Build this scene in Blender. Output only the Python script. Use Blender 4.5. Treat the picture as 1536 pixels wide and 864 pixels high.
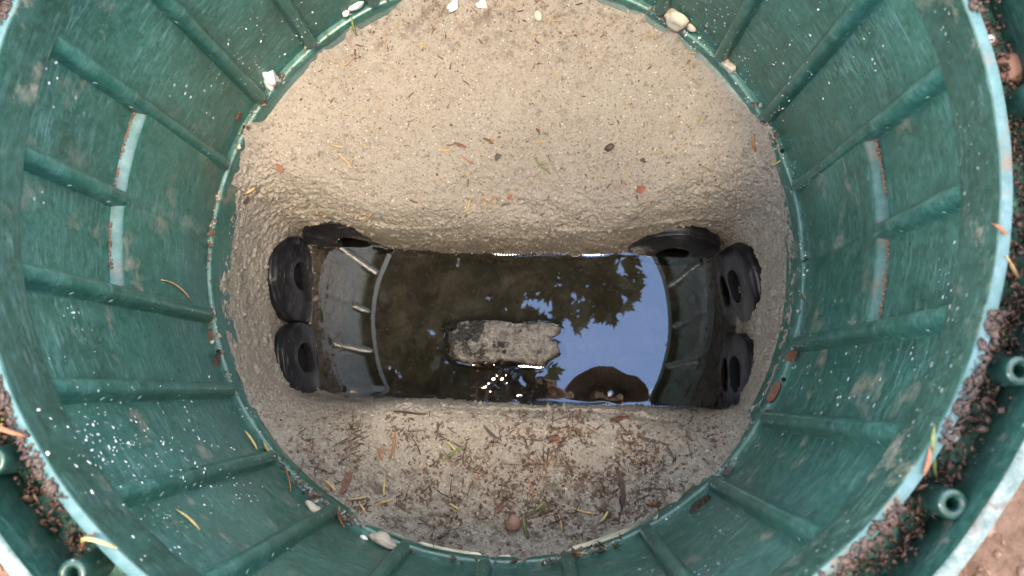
import bpy, bmesh, math, random
import numpy as np
from mathutils import Vector, Matrix
from mathutils.bvhtree import BVHTree

for o in list(bpy.data.objects):
    bpy.data.objects.remove(o)
S = bpy.context.scene
COL = S.collection
rng = random.Random(7)
NR = np.random.RandomState(11)
RAD = math.radians

# ------------------------------------------------------------------ camera
F_PX, CX, CY = 1100.0, 768.0, 432.0          # focal length in pixels of the 1536 px wide photograph
CAM = Vector((.0361, -.1365, .7265))
cd = bpy.data.cameras.new('camera')
cam = bpy.data.objects.new('camera', cd)
COL.objects.link(cam)
cam.location = CAM
cam.rotation_euler = (.1373, .0364, 0)
cd.sensor_width = 36
cd.lens = 36 * F_PX / 1536
cd.clip_start = .004
cd.clip_end = 500
cd.dof.use_dof = True
cd.dof.focus_distance = .86
cd.dof.aperture_fstop = 10.5
S.camera = cam
S.render.resolution_x, S.render.resolution_y = 1024, 576

# ------------------------------------------------------------------ sky, sun, exposure
SUN_EL, SUN_AZ = RAD(78), RAD(-80)            # azimuth: degrees from +x towards +y (near right of the pit)
CLOUD_W = 9.59  # noise offset that keeps the mirrored zenith blue
W = bpy.data.worlds.new('World')
S.world = W
W.use_nodes = True
wn = W.node_tree
wn.nodes.clear()
w_out = wn.nodes.new('ShaderNodeOutputWorld')
w_bg = wn.nodes.new('ShaderNodeBackground')
w_sky = wn.nodes.new('ShaderNodeTexSky')
w_sky.sky_type = 'NISHITA'
w_sky.sun_disc = False
w_sky.sun_elevation = SUN_EL
w_sky.sun_rotation = math.pi / 2 - SUN_AZ
w_sky.air_density = 1.0
w_sky.dust_density = 0
w_sky.ozone_density = 6.0
w_sky.altitude = 1500
w_bg.inputs['Strength'].default_value = .15
# broken white cloud, added over the whole sky as neutral fill light
w_tc = wn.nodes.new('ShaderNodeTexCoord')
w_no = wn.nodes.new('ShaderNodeTexNoise')
w_no.noise_dimensions = '4D'
w_no.inputs['W'].default_value = CLOUD_W
w_no.inputs['Scale'].default_value = 2.6
w_no.inputs['Detail'].default_value = 8
w_no.inputs['Roughness'].default_value = .58
w_rp = wn.nodes.new('ShaderNodeValToRGB')
w_rp.color_ramp.elements[0].position = .46
w_rp.color_ramp.elements[0].color = (0, 0, 0, 1)
w_rp.color_ramp.elements[1].position = .68
w_rp.color_ramp.elements[1].color = (1, 1, 1, 1)
w_mx = wn.nodes.new('ShaderNodeMix')
w_mx.data_type = 'RGBA'
w_mx.inputs[7].default_value = (8.5, 8.7, 9.0, 1)
wn.links.new(w_tc.outputs['Generated'], w_no.inputs['Vector'])
wn.links.new(w_no.outputs['Fac'], w_rp.inputs['Fac'])
wn.links.new(w_rp.outputs['Color'], w_mx.inputs[0])
wn.links.new(w_sky.outputs['Color'], w_mx.inputs[6])
wn.links.new(w_mx.outputs[2], w_bg.inputs['Color'])
wn.links.new(w_bg.outputs['Background'], w_out.inputs['Surface'])

sd = bpy.data.lights.new('sun', 'SUN')
sd.energy = .75
sd.angle = RAD(20)
sd.color = (1.0, .91, .79)
sun = bpy.data.objects.new('sun', sd)
COL.objects.link(sun)
dvec = Vector((math.cos(SUN_EL) * math.cos(SUN_AZ), math.cos(SUN_EL) * math.sin(SUN_AZ), math.sin(SUN_EL)))
sun.rotation_euler = dvec.to_track_quat('Z', 'Y').to_euler()

S.view_settings.view_transform = 'Standard'
S.view_settings.look = 'None'
S.view_settings.gamma = 1
S.view_settings.exposure = 3.55
S.view_settings.use_white_balance = True      # the phone's own setting for open shade
S.view_settings.white_balance_temperature = 8200
S.view_settings.white_balance_tint = 12

# ------------------------------------------------------------------ helpers
def _hash(ix, iy, iz, seed):
    h = (ix.astype(np.int64) * 374761393 + iy.astype(np.int64) * 668265263 + iz.astype(np.int64) * 2147483647 + seed * 974634777) & 0xffffffff
    h = ((h ^ (h >> 13)) * 1274126177) & 0xffffffff
    h = ((h ^ (h >> 15)) * 2246822519) & 0xffffffff
    h = h ^ (h >> 16)
    return (h & 0xffffff) / float(0xffffff)

def vnoise(P, scale, seed=0):
    """value noise in -1..1 at points P (n,3)"""
    q = np.asarray(P, float) * scale
    i = np.floor(q).astype(np.int64)
    f = q - i
    f = f * f * (3 - 2 * f)
    r = 0
    for dx in (0, 1):
        wx = f[:, 0] if dx else 1 - f[:, 0]
        for dy in (0, 1):
            wy = f[:, 1] if dy else 1 - f[:, 1]
            for dz in (0, 1):
                wz = f[:, 2] if dz else 1 - f[:, 2]
                r = r + wx * wy * wz * _hash(i[:, 0] + dx, i[:, 1] + dy, i[:, 2] + dz, seed)
    return r * 2 - 1

def fbm(P, scale, octv=4, seed=0, gain=.5):
    s, a, t = 0, 1, 0
    for k in range(octv):
        s = s + a * vnoise(P, scale * 2 ** k, seed + k)
        t += a
        a *= gain
    return s / t

def mesh_obj(name, verts, faces, mat, parent=None, smooth=True):
    me = bpy.data.meshes.new(name)
    if isinstance(verts, np.ndarray):
        verts = verts.tolist()
    if isinstance(faces, np.ndarray):
        faces = faces.tolist()
    me.from_pydata(verts, [], faces)
    if smooth:
        me.polygons.foreach_set('use_smooth', [True] * len(me.polygons))
    me.update()
    if mat:
        me.materials.append(mat)
    o = bpy.data.objects.new(name, me)
    COL.objects.link(o)
    o.parent = parent
    return o

def share(name, me, parent=None, loc=(0, 0, 0), rot=(0, 0, 0), scl=(1, 1, 1)):
    o = bpy.data.objects.new(name, me)
    COL.objects.link(o)
    o.parent = parent
    o.location, o.rotation_euler, o.scale = loc, rot, scl
    return o

def empty(name, loc=(0, 0, 0)):
    o = bpy.data.objects.new(name, None)
    COL.objects.link(o)
    o.location = loc
    o.empty_display_size = .05
    return o

def tag(o, label=None, cat=None, group=None, kind=None):
    if label: o['label'] = label
    if cat: o['category'] = cat
    if group: o['group'] = group
    if kind: o['kind'] = kind
    return o

def grid_faces(n, m, wrap_n=False, wrap_m=False, flip=False):
    """vertex index = i*m + j"""
    ii = np.arange(n if wrap_n else n - 1)
    jj = np.arange(m if wrap_m else m - 1)
    I, J = np.meshgrid(ii, jj, indexing='ij')
    I, J = I.ravel(), J.ravel()
    I2, J2 = (I + 1) % n, (J + 1) % m
    f = np.stack([I * m + J, I2 * m + J, I2 * m + J2, I * m + J2], 1)
    return f[:, ::-1] if flip else f

def lathe(profile, seg, a0=0., a1=2 * math.pi, closed_profile=False, jitter=0, seed=0):
    full = abs(a1 - a0 - 2 * math.pi) < 1e-6
    n = seg if full else seg + 1
    th = a0 + (a1 - a0) * np.arange(n) / seg
    pr = np.array(profile, float)
    R = np.repeat(pr[None, :, 0], n, 0)
    Z = np.repeat(pr[None, :, 1], n, 0)
    T = np.repeat(th[:, None], len(pr), 1)
    V = np.stack([R * np.cos(T), R * np.sin(T), Z], 2).reshape(-1, 3)
    if jitter:
        d = fbm(V, 14, 3, seed) * jitter
        V[:, 0] += d * np.cos(T.ravel())
        V[:, 1] += d * np.sin(T.ravel())
        V[:, 2] += fbm(V, 14, 3, seed + 9) * jitter * .6
    return V, grid_faces(n, len(pr), full, closed_profile, flip=True)

def dense(profile, step):
    out = []
    for (a, b) in zip(profile[:-1], profile[1:]):
        L = math.hypot(b[0] - a[0], b[1] - a[1])
        k = max(1, int(L / step))
        for q in range(k):
            out.append((a[0] + (b[0] - a[0]) * q / k, a[1] + (b[1] - a[1]) * q / k))
    out.append(profile[-1])
    return out

def tube(path, radii, seg=10, cap=True):
    """tapered tube along path -> verts, faces"""
    V, Fc = [], []
    path = [Vector(p) for p in path]
    prev = None
    for i, p in enumerate(path):
        d = (path[min(i + 1, len(path) - 1)] - path[max(i - 1, 0)]).normalized()
        if prev is None:
            u = d.orthogonal().normalized()
        else:
            u = (prev - d * prev.dot(d)).normalized()
        prev = u
        v = d.cross(u)
        for k in range(seg):
            a = 2 * math.pi * k / seg
            V.append(p + (u * math.cos(a) + v * math.sin(a)) * radii[i])
    for i in range(len(path) - 1):
        for k in range(seg):
            k2 = (k + 1) % seg
            Fc.append((i * seg + k, i * seg + k2, (i + 1) * seg + k2, (i + 1) * seg + k))
    if cap:
        Fc.append(tuple(range(seg - 1, -1, -1)))
        b = (len(path) - 1) * seg
        Fc.append(tuple(b + k for k in range(seg)))
    return [tuple(v) for v in V], Fc

def recalc(o):
    bm = bmesh.new()
    bm.from_mesh(o.data)
    bmesh.ops.recalc_face_normals(bm, faces=bm.faces)
    bm.to_mesh(o.data)
    bm.free()

CAM_M = cam.rotation_euler.to_matrix()
def ray(px, py):
    return (CAM_M @ Vector(((px - CX) / F_PX, -(py - CY) / F_PX, -1))).normalized()
def at_z(px, py, z):
    d = ray(px, py)
    return CAM + d * ((z - CAM.z) / d.z)

# ------------------------------------------------------------------ materials
class NT:
    def __init__(s, name):
        s.m = bpy.data.materials.new(name)
        s.m.use_nodes = True
        s.t = s.m.node_tree
        s.b = s.t.nodes['Principled BSDF']
        s.tc = s.t.nodes.new('ShaderNodeTexCoord').outputs['Object']
    def n(s, kind, **kw):
        x = s.t.nodes.new(kind)
        for k, v in kw.items():
            if k in x.inputs: x.inputs[k].default_value = v
            else: setattr(x, k, v)
        return x
    def l(s, a, b): s.t.links.new(a, b)
    def noise(s, scale, detail=4, rough=.55, vec=None, dist=0):
        x = s.n('ShaderNodeTexNoise')
        x.inputs['Scale'].default_value = scale
        x.inputs['Detail'].default_value = detail
        x.inputs['Roughness'].default_value = rough
        x.inputs['Distortion'].default_value = dist
        s.l(vec or s.tc, x.inputs['Vector'])
        return x.outputs['Fac']
    def mapv(s, scale, rot=(0, 0, 0)):
        x = s.n('ShaderNodeMapping')
        x.inputs['Scale'].default_value = scale
        x.inputs['Rotation'].default_value = rot
        s.l(s.tc, x.inputs['Vector'])
        return x.outputs['Vector']
    def ramp(s, fac, stops, interp='LINEAR'):
        x = s.n('ShaderNodeValToRGB')
        cr = x.color_ramp
        cr.interpolation = interp
        while len(cr.elements) < len(stops): cr.elements.new(.5)
        for e, (p, c) in zip(cr.elements, stops):
            e.position = p
            e.color = (c, c, c, 1) if isinstance(c, (int, float)) else (*c, 1)
        s.l(fac, x.inputs['Fac'])
        return x.outputs['Color']
    def mix(s, fac, a, b, mode='MIX'):
        x = s.n('ShaderNodeMix', data_type='RGBA', blend_type=mode)
        for v, k in ((fac, 0), (a, 6), (b, 7)):
            if isinstance(v, (int, float)): x.inputs[k].default_value = v if k == 0 else (v, v, v, 1)
            elif isinstance(v, tuple): x.inputs[k].default_value = (*v, 1)
            else: s.l(v, x.inputs[k])
        return x.outputs[2]
    def math(s, op, a, b=0.):
        x = s.n('ShaderNodeMath', operation=op)
        for v, k in ((a, 0), (b, 1)):
            if isinstance(v, (int, float)): x.inputs[k].default_value = v
            else: s.l(v, x.inputs[k])
        return x.outputs[0]
    def voro(s, scale, vec=None, feature='F1', rnd=1.0):
        x = s.n('ShaderNodeTexVoronoi', feature=feature)
        x.inputs['Scale'].default_value = scale
        x.inputs['Randomness'].default_value = rnd
        s.l(vec or s.tc, x.inputs['Vector'])
        return x
    def bump(s, h, strength=.3, dist=.002, prev=None):
        x = s.n('ShaderNodeBump')
        x.inputs['Strength'].default_value = strength
        x.inputs['Distance'].default_value = dist
        s.l(h, x.inputs['Height'])
        if prev: s.l(prev, x.inputs['Normal'])
        return x.outputs['Normal']
    def out(s, col=None, rough=None, normal=None, spec=None):
        for v, k in ((col, 'Base Color'), (rough, 'Roughness'), (spec, 'Specular IOR Level')):
            if v is None: continue
            if isinstance(v, tuple): s.b.inputs[k].default_value = (*v, 1)
            elif isinstance(v, (int, float)): s.b.inputs[k].default_value = v
            else: s.l(v, s.b.inputs[k])
        if normal: s.l(normal, s.b.inputs['Normal'])
        return s.m

def plain(name, col, rough=.6, var=.35, scale=150, spec=.4):
    t = NT(name)
    f = t.noise(scale, 4)
    dark = tuple(c * (1 - var) for c in col)
    lite = tuple(min(1, c * (1 + var)) for c in col)
    c = t.ramp(f, [(.3, dark), (.7, lite)])
    return t.out(c, rough, t.bump(f, .25, .001), spec)

def green_plastic(name='green_plastic', dots=1.0):
    t = NT(name)
    big = t.noise(9, 5, .6)
    k_ = .9 if dots == 1 else .8
    c = t.ramp(big, [(.28, (.006 * k_, .054 * k_, .036 * k_)), (.5, (.013 * k_, .092 * k_, .062 * k_)), (.75, (.032 * k_, .140 * k_, .102 * k_))])
    fine = t.noise(210, 5, .75)
    c = t.mix(t.ramp(fine, [(.36, .55), (.52, 0)]), c, (.003, .030, .021))
    c = t.mix(t.ramp(fine, [(.52, 0), (.72, .45)]), c, (.065, .165, .130))
    mott = t.noise(70, 6, .65)
    c = t.mix(t.ramp(mott, [(.44, 0), (.74, .5)]), c, (.045, .130, .102))
    # brushed, chalky scuffing
    br = t.noise(55, 8, .7, t.mapv((1, 1, 7)), .6)
    brm = t.math('MULTIPLY', t.ramp(br, [(.5, 0), (.72, 1)]), t.ramp(t.noise(18, 5, .65, None, 1.2), [(.38, .0), (.64, .9)]))
    c = t.mix(brm, c, (.15, .27, .23))
    tone = .95 if dots == 1 else .58          # the collar is toned darker, to stand out from the wall
    c = t.mix(1.0, c, (tone * .86, tone, tone * 1.04), 'MULTIPLY')
    # tan mud stains
    mud = t.math('MULTIPLY', t.ramp(t.noise(24, 6, .7), [(.56, 0), (.68, .75)]), t.ramp(t.noise(6, 2), [(.48 if dots == 1 else .40, 0), (.62, 1)]))
    c = t.mix(mud, c, (.23, .20, .15))
    # spattered specks of cement
    acc = None
    for sc, th, m0 in ((150, .14, .52), (260, .16, .50), (85, .10, .57)):
        wv = t.n('ShaderNodeVectorMath', operation='ADD')
        nz = t.n('ShaderNodeTexNoise')
        nz.inputs['Scale'].default_value = sc * 1.3
        t.l(t.tc, nz.inputs['Vector'])
        sc_ = t.n('ShaderNodeVectorMath', operation='SCALE')
        sc_.inputs['Scale'].default_value = .45 / sc
        t.l(nz.outputs['Color'], sc_.inputs[0])
        t.l(t.tc, wv.inputs[0])
        t.l(sc_.outputs[0], wv.inputs[1])
        v = t.voro(sc, wv.outputs[0])
        size = t.math('MULTIPLY', t.ramp(v.outputs['Color'], [(.40, 0), (.9, 1)]), th * 2.0)
        dot = t.ramp(t.math('SUBTRACT', size, v.outputs['Distance']), [(.0, 0), (.05, 1)])
        pick = t.ramp(v.outputs['Color'], [(.40, 0), (.43, 1)])
        area = t.ramp(t.noise(5.5, 3, .6, t.mapv((1, 1, 1.0), (sc, .3, .1))), [(m0 + .05, 0), (m0 + .10, 1)])
        d = t.math('MULTIPLY', t.math('MULTIPLY', dot, pick), area)
        acc = d if acc is None else t.math('MAXIMUM', acc, d)
    c = t.mix(t.math('MULTIPLY', acc, .85 * dots), c, (.60, .62, .57))
    r = t.ramp(mott, [(.3, .27), (.7, .46)])
    nb = t.bump(t.noise(320, 4), .10, .0006)
    nb = t.bump(t.noise(38, 4), .22, .004, nb)
    return t.out(c, r, nb, .6)

def mortar_mat():
    t = NT('wet_mortar')
    big = t.noise(11, 6, .65)
    c = t.ramp(big, [(.28, (.190, .160, .124)), (.5, (.260, .226, .180)), (.72, (.325, .290, .238))])
    gr = t.noise(520, 6, .75)
    c = t.mix(.65, c, t.ramp(gr, [(.25, (.105, .085, .064)), (.46, (.27, .232, .182)), (.62, (.33, .29, .232)), (.8, (.56, .51, .43))]), 'MIX')
    md = t.noise(120, 6, .75)
    c = t.mix(t.ramp(md, [(.54, 0), (.68, .65)]), c, (.125, .090, .058))
    for sc, lo, col in ((230, .55, (.085, .048, .028)), (380, .5, (.13, .085, .05)), (300, .78, (.62, .58, .50))):
        v = t.voro(sc)
        sp = t.math('MULTIPLY', t.ramp(v.outputs['Distance'], [(.18, 1), (.30, 0)]), t.ramp(v.outputs['Color'], [(lo, 0), (lo + .03, 1)]))
        c = t.mix(t.math('MULTIPLY', sp, .7), c, col)
    # brown soil trodden into the front bench and the top of the far slope
    xyz = t.n('ShaderNodeSeparateXYZ')
    t.l(t.tc, xyz.inputs[0])
    yy = t.math('ADD', xyz.outputs['Y'], t.math('MULTIPLY', t.noise(14, 3), .10))
    bench = t.n('ShaderNodeMapRange')
    bench.inputs['From Min'].default_value = -.125
    bench.inputs['From Max'].default_value = -.185
    t.l(yy, bench.inputs['Value'])
    tops = t.n('ShaderNodeMapRange')
    tops.inputs['From Min'].default_value = .24
    tops.inputs['From Max'].default_value = .34
    t.l(yy, tops.inputs['Value'])
    area = t.math('MAXIMUM', bench.outputs['Result'], tops.outputs['Result'])
    soil = t.math('MULTIPLY', area, t.ramp(t.noise(75, 7, .75), [(.49, 0), (.60, .70)]))
    c = t.mix(soil, c, (.070, .044, .028))
    # wet band along the water line, raised to paint the wall's shade too
    z = t.n('ShaderNodeSeparateXYZ')
    t.l(t.tc, z.inputs[0])
    zz = t.math('ADD', z.outputs['Z'], t.math('MULTIPLY', t.math('SUBTRACT', t.noise(40, 4), .5), .04))
    mr = t.n('ShaderNodeMapRange')
    mr.inputs['From Min'].default_value = -.130
    mr.inputs['From Max'].default_value = -.185
    t.l(zz, mr.inputs['Value'])
    wet = mr.outputs['Result']
    c = t.mix(t.math('MULTIPLY', wet, .72), c, (.075, .058, .040))
    rgh = t.mix(wet, t.ramp(md, [(.3, .62), (.7, .85)]), (.30, .30, .30))
    nb = t.bump(gr, .9, .0024)
    nb = t.bump(md, .6, .004, nb)
    return t.out(c, rgh, nb, .45)

def black_rubber():
    t = NT('black_rubber')
    f = t.noise(30, 5)
    c = t.ramp(f, [(.3, (.006, .006, .0075)), (.7, (.013, .013, .016))])
    s = t.noise(60, 8, .75, t.mapv((1, 6, 1), (.3, .2, .7)), .8)
    m = t.math('MULTIPLY', t.ramp(s, [(.54, 0), (.68, .9)]), t.ramp(t.noise(35, 3), [(.44, 0), (.56, 1)]))
    c = t.mix(t.math('MULTIPLY', m, .65), c, (.22, .20, .18))
    return t.out(c, t.ramp(f, [(.3, .28), (.7, .45)]), t.bump(s, .15, .0015), .28)

def block_mat():
    t = NT('wet_concrete')
    f = t.noise(130, 7, .75)
    c = t.ramp(f, [(.40, (.014, .013, .012)), (.50, (.12, .114, .103)), (.68, (.29, .275, .25))])
    g = t.noise(500, 3)
    c = t.mix(.35, c, t.ramp(g, [(.3, (.03, .03, .03)), (.7, (.40, .38, .35))]))
    v = t.noise(34, 6, .7)
    xyz = t.n('ShaderNodeSeparateXYZ')
    t.l(t.tc, xyz.inputs[0])
    left = t.n('ShaderNodeMapRange')
    left.inputs['From Min'].default_value = .03
    left.inputs['From Max'].default_value = -.10
    left.inputs['To Max'].default_value = .16
    t.l(xyz.outputs['X'], left.inputs['Value'])
    wet = t.ramp(t.math('ADD', v, left.outputs['Result']), [(.58, 0), (.64, 1)])
    c = t.mix(t.math('MULTIPLY', wet, .92), c, (.010, .010, .011))
    wl = t.n('ShaderNodeMapRange')
    wl.inputs['From Min'].default_value = -.1945
    wl.inputs['From Max'].default_value = -.1985
    t.l(t.math('ADD', xyz.outputs['Z'], t.math('MULTIPLY', t.noise(90, 4), .006)), wl.inputs['Value'])
    wet = t.math('MAXIMUM', wet, wl.outputs['Result'])
    c = t.mix(t.math('MULTIPLY', wl.outputs['Result'], .85), c, (.016, .015, .014))
    moss = t.ramp(t.noise(48, 5, .7, t.mapv((1, 1, 1), (2, 1, 3))), [(.60, 0), (.68, .7)])
    c = t.mix(moss, c, (.06, .045, .025))
    r = t.mix(wet, (.6, .6, .6), (.16, .16, .16))
    return t.out(c, r, t.bump(f, .9, .006), .5)

def bed_mat():
    t = NT('silt')
    f = t.noise(22, 7, .65)
    c = t.ramp(f, [(.3, (.020, .019, .017)), (.5, (.042, .040, .035)), (.7, (.105, .098, .086))])
    g = t.noise(150, 5, .7)
    xyz = t.n('ShaderNodeSeparateXYZ')
    t.l(t.tc, xyz.inputs[0])
    nearw = t.n('ShaderNodeMapRange')
    nearw.inputs['From Min'].default_value = -.115
    nearw.inputs['From Max'].default_value = -.140
    t.l(t.math('ADD', xyz.outputs['Y'], t.math('MULTIPLY', t.noise(20, 4), .03)), nearw.inputs['Value'])
    c = t.mix(t.math('MULTIPLY', nearw.outputs['Result'], .7), c, (.19, .17, .135))
    c = t.mix(t.ramp(g, [(.55, 0), (.7, .6)]), c, (.13, .12, .10))
    c = t.mix(t.ramp(t.noise(60, 5, .7, t.mapv((1, 1, 1), (1, 2, 3))), [(.58, 0), (.68, .8)]), c, (.017, .012, .008))
    return t.out(c, .8, t.bump(g, .4, .003), .3)

def water_mat():
    t = NT('water')
    n = t.t.nodes
    tr = n.new('ShaderNodeBsdfTransparent')
    tr.inputs['Color'].default_value = (.54, .53, .50, 1)
    gl = n.new('ShaderNodeBsdfGlossy')
    gl.inputs['Roughness'].default_value = .0
    gl.inputs['Color'].default_value = (1, 1, 1, 1)
    fr = n.new('ShaderNodeFresnel')
    fr.inputs['IOR'].default_value = 1.88
    mx = n.new('ShaderNodeMixShader')
    t.l(fr.outputs[0], mx.inputs[0])
    t.l(tr.outputs[0], mx.inputs[1])
    t.l(gl.outputs[0], mx.inputs[2])
    n.remove(t.b)
    t.l(mx.outputs[0], n['Material Output'].inputs['Surface'])
    return t.m

def soil_mat():
    t = NT('red_brown_soil')
    f = t.noise(45, 8, .7)
    c = t.ramp(f, [(.3, (.10, .055, .035)), (.5, (.22, .125, .082)), (.7, (.34, .215, .15))])
    g = t.noise(300, 4)
    return t.out(c, .9, t.bump(g, .5, .004, t.bump(f, .8, .012)), .2)

def litter_mat(name, col, var=.6, rough=.6):
    t = NT(name)
    oi = t.n('ShaderNodeNewGeometry')
    r = oi.outputs['Random Per Island']
    dark = tuple(c * (1 - var) for c in col)
    lite = tuple(min(1, c * (1 + var)) for c in col)
    c = t.ramp(r, [(0, dark), (.6, col), (1, lite)])
    c = t.mix(.4, c, t.ramp(t.noise(600, 3), [(.3, dark), (.7, lite)]))
    return t.out(c, rough, None, .35)

M = dict(
    green=green_plastic(), collar=green_plastic('green_plastic_collar', .3), mortar=mortar_mat(), rubber=black_rubber(), block=block_mat(), bed=bed_mat(), water=water_mat(), soil=soil_mat(),
    hole=plain('dark_bore', (.004, .004, .004), .9, .2),  # black in place of shade inside holes; also colours the irises
    crumb=litter_mat('soil_crumbs', (.095, .060, .040), .6),
    grit=litter_mat('pale_grit', (.30, .255, .20), .3, .85),
    compost=litter_mat('wet_compost', (.055, .032, .023), .7, .55),
    needle_tan=plain('dry_needle', (.40, .25, .11), .5, .25, 300),
    needle_yellow=plain('yellow_needle', (.36, .28, .11), .45, .25, 300),
    needle_rust=plain('rusty_needle', (.24, .090, .040), .5, .3, 300),
    needle_green=plain('green_needle', (.10, .13, .040), .45, .3, 300),
    bark=plain('red_brown_bark', (.105, .042, .026), .7, .5, 500),
    leafbit=plain('dark_leaf_scrap', (.040, .024, .017), .55, .5, 400),
    redbit=plain('rust_red_scrap', (.17, .060, .032), .7, .4, 400),
    pebble_red=plain('red_brown_stone', (.17, .085, .060), .5, .35, 200),
    pebble_dark=plain('dark_wet_stone', (.050, .040, .038), .3, .5, 200),
    white=plain('white_mortar', (.66, .64, .58), .85, .15, 300),
    tanlump=plain('tan_mortar', (.42, .36, .27), .9, .25, 300),
    steel=plain('zinc_screw', (.62, .61, .60), .38, .2, 300),
    bark_tree=plain('tree_bark', (.10, .075, .055), .9, .4, 25),
    skin=plain('skin', (.42, .24, .16), .5, .1, 60),
    navy=plain('navy_cloth', (.014, .020, .045), .85, .3, 200),
    jeans=plain('denim', (.05, .07, .13), .9, .3, 200),
    hat=plain('brown_felt', (.085, .055, .040), .9, .25, 120),
    boot=plain('boot_leather', (.05, .03, .02), .6, .3, 100),
    phone=plain('phone_glass', (.010, .012, .016), .15, .1, 50),
)
M['steel'].node_tree.nodes['Principled BSDF'].inputs['Metallic'].default_value = .6

def leaf_mat():
    t = NT('maple_leaf')
    g = t.n('ShaderNodeNewGeometry')
    c = t.ramp(g.outputs['Random Per Island'], [(0, (.018, .026, .011)), (.6, (.030, .045, .016)), (1, (.050, .070, .026))])
    m = t.out(c, .5, None, .35)
    t.b.inputs['Transmission Weight'].default_value = 0
    tl = t.n('ShaderNodeBsdfTranslucent')
    tl.inputs['Color'].default_value = (.04, .07, .015, 1)
    mx = t.n('ShaderNodeMixShader')
    mx.inputs[0].default_value = .12
    t.l(t.b.outputs[0], mx.inputs[1])
    t.l(tl.outputs[0], mx.inputs[2])
    t.l(mx.outputs[0], t.t.nodes['Material Output'].inputs['Surface'])
    return m
M['leaf'] = leaf_mat()
def edge_tone(name, a, b, rough, spec=.5, sc=60):
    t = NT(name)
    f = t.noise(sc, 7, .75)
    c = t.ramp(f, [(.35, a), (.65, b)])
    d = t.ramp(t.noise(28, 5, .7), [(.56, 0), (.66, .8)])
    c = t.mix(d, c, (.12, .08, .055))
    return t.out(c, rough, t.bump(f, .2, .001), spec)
M['edge_tone'] = edge_tone('sky_lit_green_edge', (.02, .085, .075), (.08, .155, .165), .5, .4)  # lip top: reflected sky put into the colour
M['ledge'] = edge_tone('scuffed_sky_lit_ledge', (.018, .085, .064), (.105, .185, .175), .5, .4, 30)  # left ledge: scuffs, plus reflected sky put into the colour
M['ledge_green'] = edge_tone('worn_green_ledge', (.010, .060, .042), (.045, .120, .095), .5, .4)
M['rim'] = edge_tone('worn_sky_lit_rim', (.06, .11, .095), (.26, .28, .255), .65, .25)  # rim top: wear, plus its lit white edge put into the colour

# ------------------------------------------------------------------ ground outside the riser
def build_ground():
    rad = np.concatenate([np.linspace(.330, .62, 60), np.geomspace(.65, 150, 60)])
    n = 360
    th = 2 * math.pi * np.arange(n) / n
    T, Rr = np.meshgrid(th, rad, indexing='ij')
    V = np.stack([Rr * np.cos(T), Rr * np.sin(T), np.full_like(Rr, .300)], 2).reshape(-1, 3)
    near = np.clip(1.4 - Rr.ravel(), 0.15, 1)
    V[:, 2] += near * (fbm(V, 30, 4, 3) * .012) + fbm(V, 1.3, 2, 4) * .03 * np.clip(Rr.ravel() - .6, 0, 1)
    inner = Rr.ravel() < .3335
    V[inner, 2] = .245
    o = mesh_obj('soil_ground', V, grid_faces(n, len(rad), True, False), M['soil'])
    recalc(o)
    tag(o, kind='structure')
    return o
ground = build_ground()

# ------------------------------------------------------------------ mortared basin
ZW = -.203                                   # water level
WATER_C = np.array((0., -.055))
outline = [(-.279, .0), (-.277, .04), (-.262, .062), (-.20, .060), (-.15, .046), (-.09, .040), (-.005, .037), (.09, .036), (.150, .037), (.20, .046), (.262, .052),
           (.286, .034), (.290, -.02), (.289, -.08), (.287, -.13), (.278, -.160), (.235, -.161), (.10, -.156), (-.038, -.153), (-.148, -.147), (-.222, -.146), (-.262, -.136), (-.281, -.08)]
def smooth_outline(pts, n):
    P = np.array(pts + [pts[0]])
    L = np.r_[0, np.cumsum(np.hypot(*np.diff(P, axis=0).T))]
    u = np.linspace(0, L[-1], 2000, endpoint=False)
    Q = np.stack([np.interp(u, L, P[:, 0]), np.interp(u, L, P[:, 1])], 1)
    k = np.exp(-.5 * (np.arange(-40, 41) / 9.) ** 2)
    k /= k.sum()
    Q = np.stack([np.convolve(np.r_[Q[-40:, a], Q[:, a], Q[:40, a]], k, 'valid') for a in (0, 1)], 1)
    return Q
OUT_Q = smooth_outline(outline, 2000)

def smoothstep(x, a, b):
    t = np.clip((x - a) / (b - a), 0, 1)
    return t * t * (3 - 2 * t)

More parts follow.
